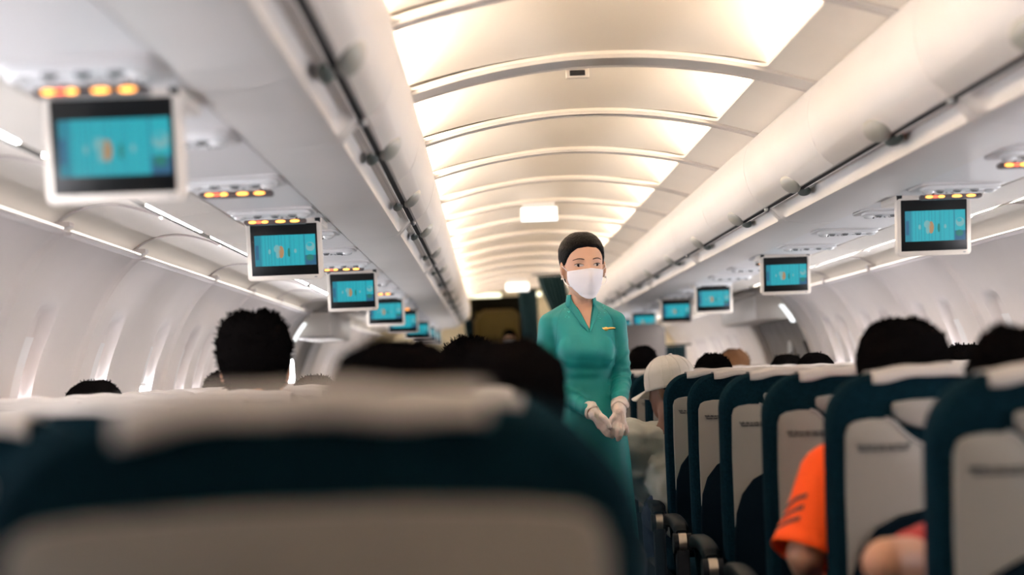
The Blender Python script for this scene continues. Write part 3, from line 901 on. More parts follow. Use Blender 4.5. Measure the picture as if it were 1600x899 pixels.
def seated(label, head, seatpos, hair='hair', skin='skin2', shirt='shirt1', yaw=PI, pitch=0, roll=0, sc=1.0, strands=0, slen=.010, rough=.004, off=.012, nape=-.075, lean=None, arms=True, seed=1, group=None, extra=None, arm_l=None, arm_r=None, hairkw={}, sleeve=.15, skip_l=False, hunch=0, fold=1, bulk=1):
    """a person seated facing +y; head = world centre of the head; built in world space about its own base"""
    hx, hy, hz = head
    bx, by = seatpos
    base = Vector((bx, by+.34, 0))
    t = empty('person', base, 0, label, 'person', group)
    H = hmtx(Vector(head)-base, yaw, pitch, roll, sc)
    bm = bmesh.new(); add_head(bm, H)
    hc = Vector(head)-base
    pel = Vector((0, -.06, .605)); ch = Vector((hc.x*.75, hc.y*.6-.02, hc.z-.36+hunch*.8)); nb = hc+Vector((-hc.x*.08, -.02-hunch*.5, -.17+hunch))
    cap_(bm, hc+Vector((0,-.015,-.06)), nb, .052, .060)
    sh = []
    for s in (-1, 1): sh.append(Vector((nb.x+s*.165, nb.y, nb.z-.075)))
    cap_(bm, pel, ch, .135, .125); cap_(bm, ch, nb+Vector((0,0,-.06)), .12, .075)
    cap_(bm, sh[0], sh[1], .055, .055)
    hands = []
    for s, S in zip((-1, 1), sh):
        ov = arm_l if s < 0 else arm_r
        el = ov[0]-base if ov else S+Vector((s*.025, .10, -.27))
        wr = ov[1]-base if ov else S+Vector((-s*.03, .33, -.30))
        cap_(bm, S, el, .048, .040); cap_(bm, el, wr, .040, .026)
        f = (wr-el).normalized()
        ell(bm, wr+f*.05, (.040, .042, .018), 14, 10)
        sd = f.cross(Vector((0,0,1))).normalized()
        for q in range(4): cap_(bm, wr+f*.07+sd*(.024-.016*q), wr+f*(.145-.008*abs(q-1.5))+sd*(.026-.017*q)+Vector((0,0,-.012)), .008, .0065, 8, 3)
        cap_(bm, wr+f*.03-sd*s*.03, wr+f*.085-sd*s*.055, .010, .007, 8, 3)
        kn = Vector((s*.10, .38, .545)); ft = Vector((s*.11, .42, .06))
        cap_(bm, pel+Vector((s*.09, 0, 0)), kn, .085, .060); cap_(bm, kn, ft, .058, .038); cap_(bm, ft, ft+Vector((0,.15,-.02)), .038, .032)
        sh_el = (S, el, wr); hands.append(sh_el)
    body = fuse('body', bm, .0075, 4, skin, t)
    bm = bmesh.new()
    cap_(bm, pel, ch, .148, .140); cap_(bm, ch, nb+Vector((0,0,-.065)), .135, .080)
    cap_(bm, sh[0], sh[1], .068, .068)
    for S, el, wr in hands[(1 if skip_l else 0):]:
        d = (el-S)
        cap_(bm, S, S+d*min(1, sleeve/.28) if sleeve < .28 else el, .064*bulk, .058*bulk)
        if sleeve >= .28: cap_(bm, el, el+(wr-el)*.85, .054*bulk, .040*bulk)
    def wr_(co): return fold*(.0035*noise.noise(co*(22 if fold == 1 else 13))+.002*noise.noise(co*(55 if fold == 1 else 30)))
    fuse('shirt', bm, .009, 3, shirt, t, wr_)
    bm = bmesh.new()
    for s in (-1, 1):
        kn = Vector((s*.10, .38, .545)); ft = Vector((s*.11, .42, .09))
        cap_(bm, pel+Vector((s*.09, 0, 0)), kn, .098, .072); cap_(bm, kn, ft, .068, .052)
    fuse('trousers', bm, .012, 3, 'shirt2', t)
    if hair: link('hair', hair_mesh(H, off, strands=strands, slen=slen, rough=rough, nape=nape, seed=seed, **hairkw), hair, t)
    if extra: extra(t, H, base)
    return t
def seatc(side, n, cn): o = seat_at[(side, n, cn)]; return (o.location.x, o.location.y)
def hp(px, ptop, D, sc=1.0):
    """head centre from where its crown sits"""
    p = W(px, ptop, D); p.z -= .128*sc; return p

# left side passengers
seated('person with short spiky black hair, on the left before the side wall', hp(397, 489, 4.42, 1.1), seatc('left', 2, 'middle'), strands=700, slen=.016, rough=.007, off=.015, sc=1.1, seed=3, nape=-.06)
seated('person with rounded black hair, large and blurred just beyond the foreground seat cloth', hp(622, 534, 2.10, 1.0), seatc('left', -1, 'aisle'), rough=.006, off=.018, strands=200, slen=.01, seed=4, sc=1.0)
def ear_glow(t, H, b): pass
seated('person with black hair leaning into the aisle beside the standing woman in turquoise', hp(795, 537, 2.92, 1.02), seatc('left', 0, 'aisle'), rough=.006, off=.020, strands=200, slen=.01, seed=5, sc=1.02)
seated('person with tousled black hair, small head between the two large blurred heads', hp(732, 529, 5.2, 1.0), seatc('left', 3, 'aisle'), strands=500, slen=.018, rough=.008, off=.014, seed=6)
seated('person of whom only the dark crown shows above the white cloth at far left', hp(148, 596, 5.2, 1.0), seatc('left', 3, 'window'), strands=100, slen=.010, seed=7, off=.016)
seated('person whose low dark crown shows right of the spiky haired head', hp(492, 586, 6.0, 1.0), seatc('left', 4, 'middle'), strands=100, slen=.010, seed=8)
seated('person whose curly hair edge shows left of the spiky haired head', hp(350, 583, 7.56, 1.0), seatc('left', 6, 'window'), strands=500, slen=.010, seed=9, off=.018)
# right side passengers
pA = W(1296, 752, 3.58); eA = W(1258, 866, 3.52)
def orange_extra(t, H, b):
    # loose sleeve with an open hem and three black stripes
    S = pA-b; E_ = eA-b; d = (E_-S).normalized()
    side_ = d.cross(Vector((0,1,0))).normalized(); fr = d.cross(side_)
    def ringp(u_, rad, i_, n_=36, extra=0):
        q = 2*PI*i_/n_
        rr_ = rad+extra+.0035*math.sin(3*q+u_*5)*u_+.003*noise.noise(Vector((math.cos(q)*2, math.sin(q)*2, u_*6)))
        return S+(E_-S)*u_+(side_*math.cos(q)+fr*math.sin(q))*rr_
    st_ = [(-.42,.030),(-.36,.048),(-.25,.060),(-.1,.066),(.1,.067),(.35,.066),(.6,.066),(.8,.067),(.95,.069),(1.02,.070)]
    bm = bmesh.new(); rings(bm, [[ringp(u_, rad, i_) for i_ in range(36)] for u_, rad in st_], True, False)
    sl = link('sleeve', bm, 'orange', t); md_ = sl.modifiers.new('s', 'SOLIDIFY'); md_.thickness = .003
    for k in range(3):
        bm = bmesh.new(); g_ = []
        for i_ in range(9):
            ii = 36*(.70-.30*i_/8) if False else (9+ (i_-1)*1.1)
            row = []
            for w_ in (-.03, .03):
                u_ = .50+.150*k+w_+.022*(i_-4)
                row.append(ringp(u_, .0665, ii_off+i_*.85, 36, .0012))
            g_.append(row)
        sheet(bm, g_); link('sleeve_stripe', bm, 'stripe', sl)
# the stripes sit on the outer side of the sleeve, towards the aisle
ii_off = 0
def _off():
    d = (eA-pA).normalized(); side_ = d.cross(Vector((0,1,0))).normalized(); fr = d.cross(side_)
    tgt = Vector((-.93, -.37, 0)); return math.atan2(tgt.dot(fr), tgt.dot(side_))/(2*PI)*36-3.5
ii_off = _off()
seated('person with rounded black hair and orange sleeve with black stripes, right of the aisle', hp(1404, 503, 3.66, 1.06), seatc('right', 1, 'aisle'), shirt='orange', strands=300, slen=.008, rough=.005, off=.020, sc=1.06, seed=10, arm_l=(eA, W(1275, 930, 3.78)), extra=orange_extra, sleeve=.20, skip_l=True)
seated('person with wispy black hair at the right edge, bare elbow beside the nearest seat', hp(1590, 517, 2.9, 1.05), seatc('right', 0, 'aisle'), shirt='red', strands=500, slen=.010, rough=.009, off=.018, sc=1.05, seed=11, arm_l=(W(1385, 880, 2.74), W(1500, 940, 3.0)), sleeve=.09)
seated('person whose black crown shows behind the cap, right of the white cap', hp(1112, 553, 7.56, 1.0), seatc('right', 6, 'aisle'), strands=300, slen=.010, seed=12)
seated('person with full black hair seen between the standing woman and the white cap', hp(1003, 541, 9.9, 1.0), seatc('right', 9, 'aisle'), strands=300, slen=.010, seed=13)
seated('person with curly brown hair, small, in front of the bright far wall', hp(1146, 547, 9.9, 1.0), seatc('right', 9, 'middle'), hair='hairbrown', strands=500, slen=.010, seed=14, off=.016)
seated('person whose round black crown shows above the cloths, left of a similar one', hp(1228, 553, 8.345, 1.0), seatc('right', 7, 'middle'), strands=60, slen=.015, seed=15)
seated('person whose round black crown shows right of a similar one, below the exit door', hp(1272, 551, 7.56, 1.0), seatc('right', 6, 'middle'), strands=60, slen=.015, seed=16)
seated('person with dark hair, low crown between the two big heads on the right', hp(1508, 538, 5.2, 1.0), seatc('right', 3, 'middle'), strands=200, slen=.010, seed=17)
# cap wearer
def cap_extra(t, H, b):
    bm = bmesh.new()
    rs = head_rings(.014, 40, 48, False, zmin=-.10, zmax=.114)
    rs = [r for r in rs if r[0][2] > -.006]
    low = [Vector(p) for p in rs[0]]
    rings(bm, [[H @ Vector(p) for p in r] for r in rs], False, True)
    cp = link('cap', bm, 'cap', t)
    md = cp.modifiers.new('s', 'SOLIDIFY'); md.thickness = .003
    bm = bmesh.new()
    for k in range(6):
        q = PI*k/6
        pts = []
        for r in rs:
            i = int(round(q/(2*PI)*48)) % 48
            pts.append(H @ (Vector(r[i])*1.008))
        for r in rs[::-1]:
            i = (int(round(q/(2*PI)*48))+24) % 48
            pts.append(H @ (Vector(r[i])*1.008))
        tube(bm, pts, .0014, 5)
    link('cap_seam', bm, 'cap', cp)
    bm = bmesh.new(); ell(bm, H @ Vector((0, .03, .130)), (.008, .008, .004), 10, 6); link('cap_button', bm, 'cap', cp)
    # curved peak at the front (-y of the head)
    bm = bmesh.new(); g = []
    for i in range(13):
        a = -1.15+2.3*i/12; row = []
        for k in range(7):
            t_ = k/6
            x = math.sin(a)*(.068+.014*t_); y = -(.062+.028*math.cos(a))-.078*t_*math.cos(a*.9)
            row.append(H @ Vector((x, y-.004, .012-.022*t_-.25*x*x/.07)))
        g.append(row)
    sheet(bm, g); pk = link('cap_peak', bm, 'cap', cp); md = pk.modifiers.new('s', 'SOLIDIFY'); md.thickness = .004
hcap = W(1046, 607, 6.80); hcap.z += .0
seated('person in white baseball cap and pale jacket leaning into the aisle', hcap, (seatc('right', 5, 'aisle')[0]-.10, seatc('right', 5, 'aisle')[1]), shirt='jacket', skin='skin3', yaw=PI+R(50), pitch=R(8), sc=1.0, strands=0, seed=18, nape=-.098, extra=cap_extra, sleeve=.30, off=.009, hunch=.055, fold=4,
       arm_l=(W(1010, 755, 6.9), W(1046, 800, 7.15)), bulk=1.35)

# masked crew member in the galley -----------------------------------------
def mask_mesh(bm, H, off=.010):
    g = []
    nv, nu = 22, 26
    for v in range(nv+1):
        t = v/nv
        z = -.012-.103*t
        hw = .0665*(1-.44*t**2.3)*(1-.02*(1-t))
        row = []
        for k in range(nu+1):
            q = -1+2*k/nu
            x = hw*q
            zz = z + .004*(1-abs(q))*(1-t)**2 - .003*(1-t)*abs(q)+.024*abs(q)**2.4*t**1.5
            zc = max(zz, -.100)
            y = face_y(x*.93, zc, False)
            nose = .016*math.exp(-(x/.022)**2)*math.exp(-((zz+.036)/.034)**2)+.007*math.exp(-(x/.028)**2)*math.exp(-((zz+.07)/.04)**2)
            ple = .0016*abs(((t*4.0) % 1)-.5)*2*(1 if .12 < t < .88 else 0)
            row.append(H @ Vector((x, y-off-nose-ple+.006*(abs(q)**4), zz)))
        g.append(row)
    sheet(bm, g)
def crew(label, P, sc, height, yaw):
    base = Vector((P.x, P.y, 0))
    t = empty('person', base, 0, label, 'person')
    hc = Vector((0, 0, height-.125)); H = hmtx(hc, yaw, 0, 0, sc)
    bm = bmesh.new(); add_head(bm, H)
    cap_(bm, hc+Vector((0,.02,-.06)), hc+Vector((0,.03,-.18)), .05, .055)
    cap_(bm, hc+Vector((-.15,.03,-.25)), hc+Vector((.15,.03,-.25)), .06, .06)
    cap_(bm, hc+Vector((0,.03,-.30)), hc+Vector((0,.03,-.68)), .14, .13)
    for s in (-1, 1):
        a = hc+Vector((s*.18, .03, -.25)); e = hc+Vector((s*.22, .05, -.53)); w_ = hc+Vector((s*.20, -.05, -.76))
        cap_(bm, a, e, .05, .04); cap_(bm, e, w_, .04, .028); ell(bm, w_+Vector((0,-.01,-.05)), (.018,.04,.05))
        for q in range(4): cap_(bm, w_+Vector((0, -.035+.018*q, -.08)), w_+Vector((0, -.037+.018*q, -.145)), .008, .006, 8, 3)
        hp_ = hc+Vector((s*.09, .03, -.74)); kn = Vector((s*.10, .03, .48)); an = Vector((s*.10, .04, .07))
        cap_(bm, hp_, kn, .085, .055); cap_(bm, kn, an, .05, .035); cap_(bm, an, an+Vector((0,-.14,-.03)), .035, .03)
    fuse('body', bm, .008, 4, 'skin', t)
    bm = bmesh.new()
    cap_(bm, hc+Vector((-.15,.03,-.25)), hc+Vector((.15,.03,-.25)), .072, .072)
    cap_(bm, hc+Vector((0,.03,-.32)), hc+Vector((0,.03,-.70)), .155, .145)
    for s in (-1, 1): cap_(bm, hc+Vector((s*.18, .03, -.25)), hc+Vector((s*.22, .05, -.53)), .062, .052)
    fuse('shirt', bm, .01, 3, 'shirt1', t)
    bm = bmesh.new()
    for s in (-1, 1): cap_(bm, hc+Vector((s*.09, .03, -.74)), Vector((s*.10, .03, .48)), .10, .07); cap_(bm, Vector((s*.10, .03, .48)), Vector((s*.10, .04, .09)), .068, .055)
    fuse('trousers', bm, .012, 3, 'shirt2', t)
    link('hair', hair_mesh(H, .012, strands=200, slen=.010, seed=31), 'hair', t)
    bm = bmesh.new(); mask_mesh(bm, H); mk = link('face_mask', bm, 'mask', t); md = mk.modifiers.new('s', 'SOLIDIFY'); md.thickness = .002
    bm = bmesh.new()
    for s in (-1, 1): ell(bm, H @ Vector((s*.031, -.078, .004)), (.011, .006, .004), 10, 6)
    link('eyes', bm, 'iris', t)
crew('person in a white face mask standing in the far galley doorway', W(798, 580, 20.0), 1.0, 1.655, 0)

# ------------------------------------------------------------------ the flight attendant
AD = 6.07
AB = Vector((W(912, 577, AD).x, AD, 0))
att = empty('person', AB, 0, 'woman standing in the aisle in turquoise tunic, white face mask and gloves', 'person')
def Q(px, py, dy=0):
    p = W(px, py, AD+dy); return p-AB
hctr = Q(911, 417); hctr.y = -.01
HA = hmtx(hctr, R(10), R(2), R(-1), 1.0)
bm = bmesh.new(); add_head(bm, HA)
nb = Q(908, 478); nb.y = .035
cap_(bm, hctr+Vector((.002, .022, -.05)), nb, .047, .049)
cap_(bm, nb, nb+Vector((0, .005, -.06)), .047, .045)
shR, shL = Q(859, 507, .03), Q(961, 504, .03)
elR, elL = Q(851, 598, .06), Q(970, 590, .05)
wrR, wrL = Q(925, 644, -.135), Q(968, 640, -.135)
DN = Vector((0,0,-.02))
cap_(bm, shR+DN, elR, .026, .024); cap_(bm, elR, wrR, .024, .020)
cap_(bm, shL+DN, elL, .026, .024); cap_(bm, elL, wrL, .024, .020)
cap_(bm, shR+DN, shL+DN, .026, .026)
cap_(bm, Vector((0,.035,1.26)), Vector((0,.03,1.12)), .070, .065); cap_(bm, Vector((0,.03,1.12)), Vector((0.01,.03,.90)), .065, .09)
for s in (-1, 1):
    cap_(bm, Vector((s*.055+.027,.03,.88)), Vector((s*.055+.03,.03,.47)), .065, .045); cap_(bm, Vector((s*.055+.03,.03,.47)), Vector((s*.055+.03,.04,.08)), .043, .032)
body = fuse('body', bm, .0042, 3, 'skin', att)

# long tunic
def ringe(cx, cy, z, wx, wf, wb, n=64, p=2.2, fold=0, fk=9, ph=0):
    out = []
    for i in range(n):
        q = 2*PI*i/n; c, s_ = math.cos(q), math.sin(q)
        rr = 1+fold*math.sin(fk*q+ph)+fold*.5*math.sin((fk*2+1)*q+ph*2)
        out.append((cx+rr*wx*math.copysign(abs(c)**(2/p), c), cy+rr*(wb if s_ > 0 else wf)*math.copysign(abs(s_)**(2/p), s_), z))
    return out
def ztop(py): return Q(912, py).z
TOR = [ # py, left px, right px, front depth, back depth
 (468, 890, 930, .040, .050), (478, 884, 936, .045, .055), (486, 866, 952, .055, .065), (496, 856, 963, .070, .075), (512, 860, 961, .088, .085), (530, 866, 961, .112, .088),
 (547, 868, 963, .128, .085), (560, 870, 962, .122, .08), (580, 874, 957, .098, .078), (600, 877, 955, .088, .078), (622, 874, 962, .092, .088), (645, 870, 971, .102, .100),
 (675, 866, 979, .110, .110), (710, 863, 984, .112, .112), (760, 859, 989, .115, .115), (820, 855, 995, .120, .12), (900, 850, 1001, .125, .125), (980, 846, 1005, .13, .13), (1035, 845, 1008, .13, .13)]
tr = []
TT = catmull([(a, b, c, d, e) for a, b, c, d, e in TOR], 3)
for (py, lx, rx, df, db) in TT:
    a, b = Q(lx, py), Q(rx, py)
    fold = .0 if py < 650 else min(.035, (py-650)/250*.035)
    tr.append(ringe((a.x+b.x)/2, .03, (a.z+b.z)/2, (b.x-a.x)/2, df, db, 72, 2.15, fold, 7, 1.0))
bm = bmesh.new(); rings(bm, tr[::-1])
# bust
for px in (893, 938):
    c = Q(px, 549); ell(bm, (c.x, -.040, c.z), (.050, .040, .060), 24, 18)
# sleeves
def arm(bm, S, E_, W_, r0, r1, r2, r3):
    cap_(bm, S, E_, r0, r1, 24); cap_(bm, E_, W_, r2, r3, 24)
arm(bm, shR+Vector((0,0,-.006)), elR, elR+(wrR-elR)*.93, .042, .037, .037, .0265)
arm(bm, shL+Vector((0,0,-.006)), elL, elL+(wrL-elL)*.93, .042, .036, .036, .0265)
for S_, px in ((shR, 894), (shL, 926)):
    n_ = Q(px, 479, .03); n_.y = .035; cap_(bm, n_, S_+Vector((0,0,.002)), .026, .040)
    cap_(bm, n_+Vector((0,.0,-.03)), S_+Vector((0,0,-.02)), .045, .040)
def seg_t(p, a, b):
    d = b-a; t_ = max(0, min(1, (p-a).dot(d)/d.dot(d))); return t_, (p-(a+d*t_)).length
def dress_fold(co):
    d = 0
    for S, E_, W_, sd in ((shR, elR, wrR, 1), (shL, elL, wrL, 2)):
        t1, d1 = seg_t(co, S, E_); t2, d2 = seg_t(co, E_, W_)
        if d1 < .055 and t1 > .25 and co.z < shR.z-.03:
            d += .0035*max(0, math.sin(t1*30+co.x*90+sd+3*noise.noise(co*12)))*min(1, (t1-.25)*2.5)
        if d2 < .05 and t2 > 0.02:
            d += .0030*max(0, math.sin(t2*34+co.x*60+sd*2+3*noise.noise(co*14)))*(1-.5*t2)
    zz = co.z
    if d == 0 and zz > 1.02 and zz < 1.20 and co.y < .03:
        d += .0022*math.sin(co.z*160+co.x*40+4*noise.noise(co*8))*max(0, noise.noise(co*9+Vector((3,1,0)))+.25)
    if zz < 1.0: d += .004*noise.noise(Vector((co.x*18, co.y*18, co.z*3)))
    return d
dress = fuse('tunic', bm, .0048, 9, 'dress', att, dress_fold)
# standing collar with a V opening
bm = bmesh.new()
cz = Q(908, 462).z
def collar_pt(q, t):
    # q angle (0 = front), t 0 bottom..1 top
    c = Vector((nb.x+.002, .028, 0))
    r0x, r0y = .058, .060; r1x, r1y = .050, .054
    rx = r0x+(r1x-r0x)*t; ry = r0y+(r1y-r0y)*t
    return Vector((c.x+rx*math.sin(q), c.y-ry*math.cos(q), 0))

vtip = Q(921, 518)
def dress_front(px, py, lift=.0):
    """front surface of the tunic under a pixel, found by ray casting"""
    o3 = Q(px, py, -.5); d3 = (Q(px, py, .5)-o3).normalized()
    ok, loc, nrm, idx = dress.ray_cast(o3, d3)
    if not ok: loc = Q(px, py, -.05); nrm = Vector((0,-1,0))
    return loc+nrm*lift
bm = bmesh.new(); NVv = 14; g2 = []
for k in range(NVv+1):
    t = k/NVv; py = 470+(514-470)*t
    lx = 894+(920.5-894)*t**.9; rx = 926.5-(926.5-921.2)*t**.8
    g2.append([dress_front(lx+(rx-lx)*j_/6, py, .0022) for j_ in range(7)])
sheet(bm, g2); link('neck_skin', bm, 'skin', body)
bm = bmesh.new()
OPA = R(50)
cols_ = []
inL = catmull([(893,465),(899,476),(906,488),(913,501),(920.3,517)], 4); ouL = catmull([(884,477),(890,484),(898,495),(908,508),(919,520)], 4)
inR = catmull([(927,465),(927.3,476),(926,488),(924,502),(921.2,517)], 4); ouR = catmull([(938,477),(936.5,486),(932.5,499),(927,511),(922.2,520)], 4)
def lap(inn, out):
    cc = []
    for i_, ((ix, iy), (ox, oy)) in enumerate(zip(inn, out)):
        a = dress_front(ox, max(oy, 480), .0035); b = dress_front(ix, max(iy, 480), .0060)
        if i_ < 5:
            w_ = i_/5
            pl_ = collar_edge[0 if inn is inL else 1]
            a = pl_[0].lerp(a, w_); b = pl_[1].lerp(b, w_)
        cc.append([a.lerp(b, m_/6)+Vector((0, -.0015*math.sin(PI*m_/6), 0)) for m_ in range(7)])
    return cc
def cring(q):
    back = 1-abs(q-PI)/(PI-OPA)
    zb_ = ztop(478)-.006+.006*back; zt_ = ztop(462)+.006*back+.004
    out = []
    for k in range(7):
        t = k/6; p = collar_pt(q, t); p.z = zb_+(zt_-zb_)*t; out.append(p)
    return out
ring_cols = [cring(OPA+(2*PI-2*OPA)*i_/40) for i_ in range(41)]
# collar_pt measures q from the front towards +x
collar_edge = [(ring_cols[-1][0], ring_cols[-1][6]), (ring_cols[0][0], ring_cols[0][6])]
cols_ = lap(inR, ouR)[::-1] + ring_cols + lap(inL, ouL)
sheet(bm, cols_); cl = link('collar', bm, 'dress', att); md = cl.modifiers.new('s', 'SOLIDIFY'); md.thickness = .0035
# raglan seams
for pts in ([(884,480),(877,487),(872,502),(870,520),(869,545)], [(939,480),(948,486),(957,501),(961,520),(963,545)]):
    bm = bmesh.new()
    P3 = [dress_front(px, py, .0008) for px, py in catmull(pts, 5)]
    tube(bm, P3, .0006, 5)
    link('raglan_seam', bm, 'dressseam', att)
# embroidered sprigs by the collar
bm = bmesh.new(); rng = random.Random(5)
for sx, cx_ in ((-1, 889), (1, 938)):
    for k in range(9):
        px = cx_+rng.uniform(-6, 6)+sx*k*.2; py = 479+k*2.3+rng.uniform(-1.5, 1.5)
        p = dress_front(px, py, .0012); ell(bm, p, (.0035, .0012, .0016), 8, 5, Matrix.Rotation(rng.uniform(-1,1), 3, 'Y'))
link('embroidery', bm, 'embroid', att)
# winged pin
bm = bmesh.new(); pc = dress_front(946, 515, .004)
for k, (dx, dz, rx, rz) in enumerate(((0,0,.008,.0055),(-.014,.001,.013,.0035),(.014,.001,.015,.0035),(.020,.0015,.010,.002),(-.020,.0025,.008,.002))):
    ell(bm, pc+Vector((dx*1.15, .0, dz*1.2)), (rx*1.1, .002, rz*1.35), 12, 8)
link('wing_pin', bm, 'gold', att)
# hair pulled back with bun
bm = hair_mesh(HA, .008, hairline=.072, nape=-.07, rough=.0012, strands=0, seed=21, side_z=.000, edge=.006)
ell(bm, HA @ Vector((0, .108, -.02)), (.040, .032, .036), 20, 14)
link('hair', bm, 'hairsleek', att)
# face details
def onface(x, z, lift=.0): return HA @ Vector((x, face_y(x, z)-lift, z))
for s in (-1, 1):
    bm = bmesh.new(); cx_ = s*.0315; zc_ = .003; g = []
    N = 14
    up = []; lo = []
    for k in range(N+1):
        q = -1+2*k/N
        x = cx_+.0150*q; tilt = .0012*q*s
        up.append(onface(x, zc_+.0046*(1-q*q)**.6+tilt, .0016)); lo.append(onface(x, zc_-.0042*(1-q*q)**.8+tilt, .0016))
    mid = [(a+b)/2+(HA.to_3x3() @ Vector((0,-.0012,0))) for a, b in zip(up, lo)]
    sheet(bm, [up, mid, lo]); e = link('eye', bm, 'eyewhite', att)
    bm = bmesh.new(); c = (onface(cx_-.0006, zc_+.0005, .0030))
    ell(bm, c, (.0067, .0018, .0058), 16, 10, HA.to_3x3()); link('iris', bm, 'iris', e)
    bm = bmesh.new(); ell(bm, c+(HA.to_3x3() @ Vector((.0016,-.0020,.0018))), (.0009,.0004,.0009), 8, 6); link('catchlight', bm, 'eyewhite', e)
    bm = bmesh.new(); tube(bm, [p+(HA.to_3x3() @ Vector((0,-.001,.0006))) for p in up], [.0004+.0010*math.sin(PI*k/N)+.0003*(k/N if s > 0 else 1-k/N) for k in range(N+1)], 6)
    link('eyelash', bm, 'lash', e)
    bm = bmesh.new(); crease = []
    for k in range(N+1):
        q = -1+2*k/N; crease.append(onface(cx_+.0155*q, zc_+.0072*(1-q*q)**.6+.0022, .0003))
    tube(bm, crease, .0004, 5); link('eyelid_crease', bm, 'skin2', e)
    bm = bmesh.new(); br = []
    for k in range(N+1):
        t = k/N; x = s*(.0150+.0350*t); z = .0205+.0062*math.sin(PI*min(1, t*.72+.08))-.003*t*t
        br.append(onface(x, z, .0004))
    tube(bm, br, [.0012+.0012*math.sin(PI*(k/N)**.6)*.9*(1-.5*k/N) for k in range(N+1)], 6); link('eyebrow', bm, 'brow', att)
bm = bmesh.new(); mask_mesh(bm, HA, .006); mk = link('face_mask', bm, 'mask', att)
md = mk.modifiers.new('s', 'SOLIDIFY'); md.thickness = .0015
bm = bmesh.new()
for s in (-1, 1):
    for z0, z1 in ((-.014, .004), (-.085, -.030)):
        tz = (-.012-z0)/.103; hx_ = s*.0655*(1-.44*tz**2.3); zz0 = z0+.024*tz**1.5
        pts = [HA @ Vector(p) for p in catmull([(hx_, face_y(hx_*.93, zz0, False)-.001, zz0), (s*.074, -.030, (z0+z1)/2), (s*.077, -.004, z1), (s*.074, .020, z1+.004)], 5)]
        tube(bm, pts, .0012, 6)
link('ear_loop', bm, 'mask', mk)
bm = bmesh.new(); ell(bm, HA @ Vector((-.078, .002, -.040)), (.004,.004,.004), 12, 8); ell(bm, HA @ Vector((.078, .002, -.040)), (.004,.004,.004), 12, 8)
link('earring', bm, 'pearl', att)

# gloved hands, clasped
def chain(bm, pts, rad, seg=10):
    for i in range(len(pts)-1): cap_(bm, pts[i], pts[i+1], rad[i], rad[i+1], seg, 4)
FD = -.165
def H_(px, py, d=0): return Q(px, py, FD+d)
# her left hand (image right): palm down over the other
bm = bmesh.new()
cap_(bm, Q(968.0, 635, -.125), H_(967.5, 645, .012), .026, .0235, 16)
chain(bm, [H_(966,646,.008), H_(961.5,659,.002)], [.018,.0125]); chain(bm, [H_(968,646,.008), H_(967,662,0)], [.018,.013])
chain(bm, [H_(970,647,.008), H_(973,662,.002)], [.018,.013]); chain(bm, [H_(966,650,.006), H_(971,660,.004)], [.017,.014])
chain(bm, [H_(961.5,659,.0), H_(959,669,-.012), H_(956.5,677,-.006), H_(957,683,.004)], [.0105,.0098,.0090,.0075])
chain(bm, [H_(966,662,-.002), H_(964.5,673,-.016), H_(964.5,681,-.010), H_(965.5,687,.004)], [.0108,.0100,.0090,.0075])
chain(bm, [H_(970.5,662,0), H_(971.5,672,-.014), H_(970.0,680,-.010), H_(968.0,685,.004)], [.0105,.0095,.0085,.007])
chain(bm, [H_(975,661,.004), H_(978.5,669,-.008), H_(979.5,674.5,-.004), H_(977,679,.006)], [.0095,.0085,.0078,.0065])
chain(bm, [H_(963,648,.006), H_(956.5,655,-.006), H_(952.5,663,-.010), H_(952,669,-.010)], [.0130,.0105,.0095,.0075])
fuse('glove', bm, .0018, 1, 'glove', att, lambda co: .0008*noise.noise(co*140))
bm = bmesh.new()
cap_(bm, Q(926, 645, -.128), H_(931,649,.012), .024, .0225, 16)
chain(bm, [H_(930,647,.008), H_(944,659,.004)], [.0185,.0135]); chain(bm, [H_(930,650,.008), H_(941,664,.004)], [.0185,.0135])
chain(bm, [H_(931,650,.008), H_(937,666,.008)], [.017,.0115]); chain(bm, [H_(933,650,.008), H_(941,661,.004)], [.018,.015])
chain(bm, [H_(943,657,.0), H_(949,665,-.004), H_(954,672,.004), H_(959,675,.012)], [.0110,.0100,.0092,.0080])
chain(bm, [H_(943,661,.002), H_(947,670,-.008), H_(952,676,-.002), H_(957,679,.010)], [.0110,.0100,.0092,.0080])
chain(bm, [H_(941,664,.004), H_(944.5,673,-.004), H_(948,679,-.004), H_(953,681,.006)], [.0105,.0096,.0088,.0075])
chain(bm, [H_(938,665,.008), H_(941,671,.002), H_(944.5,676,.002), H_(949,678,.008)], [.0098,.0088,.0080,.0070])
chain(bm, [H_(936,650,.004), H_(944,654,-.010), H_(949.5,660,-.018), H_(952,667,-.020)], [.0130,.0108,.0096,.0080])
fuse('glove', bm, .0018, 1, 'glove', att, lambda co: .0008*noise.noise(co*140+Vector((5,0,0))))
# glove cuffs: loose rolled rims
for c, d, r_ in ((Q(968.2, 634.5, -.120), (Q(968, 640, -.14)-Q(969, 628, -.10)).normalized(), .0295), (Q(922.5, 641.5, -.122), (Q(928, 647, -.14)-Q(916, 636, -.10)).normalized(), .0285)):
    bm = bmesh.new(); sd = d.cross(Vector((0,1,0))).normalized(); fr = d.cross(sd).normalized(); rs = []
    for k, (o_, rr_) in enumerate(((-.012, 1.06), (-.010, 1.10), (-.004, 1.0), (.004, .97), (.012, 1.0), (.020, .93))):
        rs.append([c+d*(o_+.003*math.sin(3*q+k))+(sd*math.cos(q)+fr*math.sin(q))*r_*rr_*(1+.03*math.sin(5*q+k*1.3)) for q in [2*PI*i/28 for i in range(28)]])
    rings(bm, rs, False, False); cf = link('glove_cuff', bm, 'glove', att); md = cf.modifiers.new('s', 'SOLIDIFY'); md.thickness = .0015
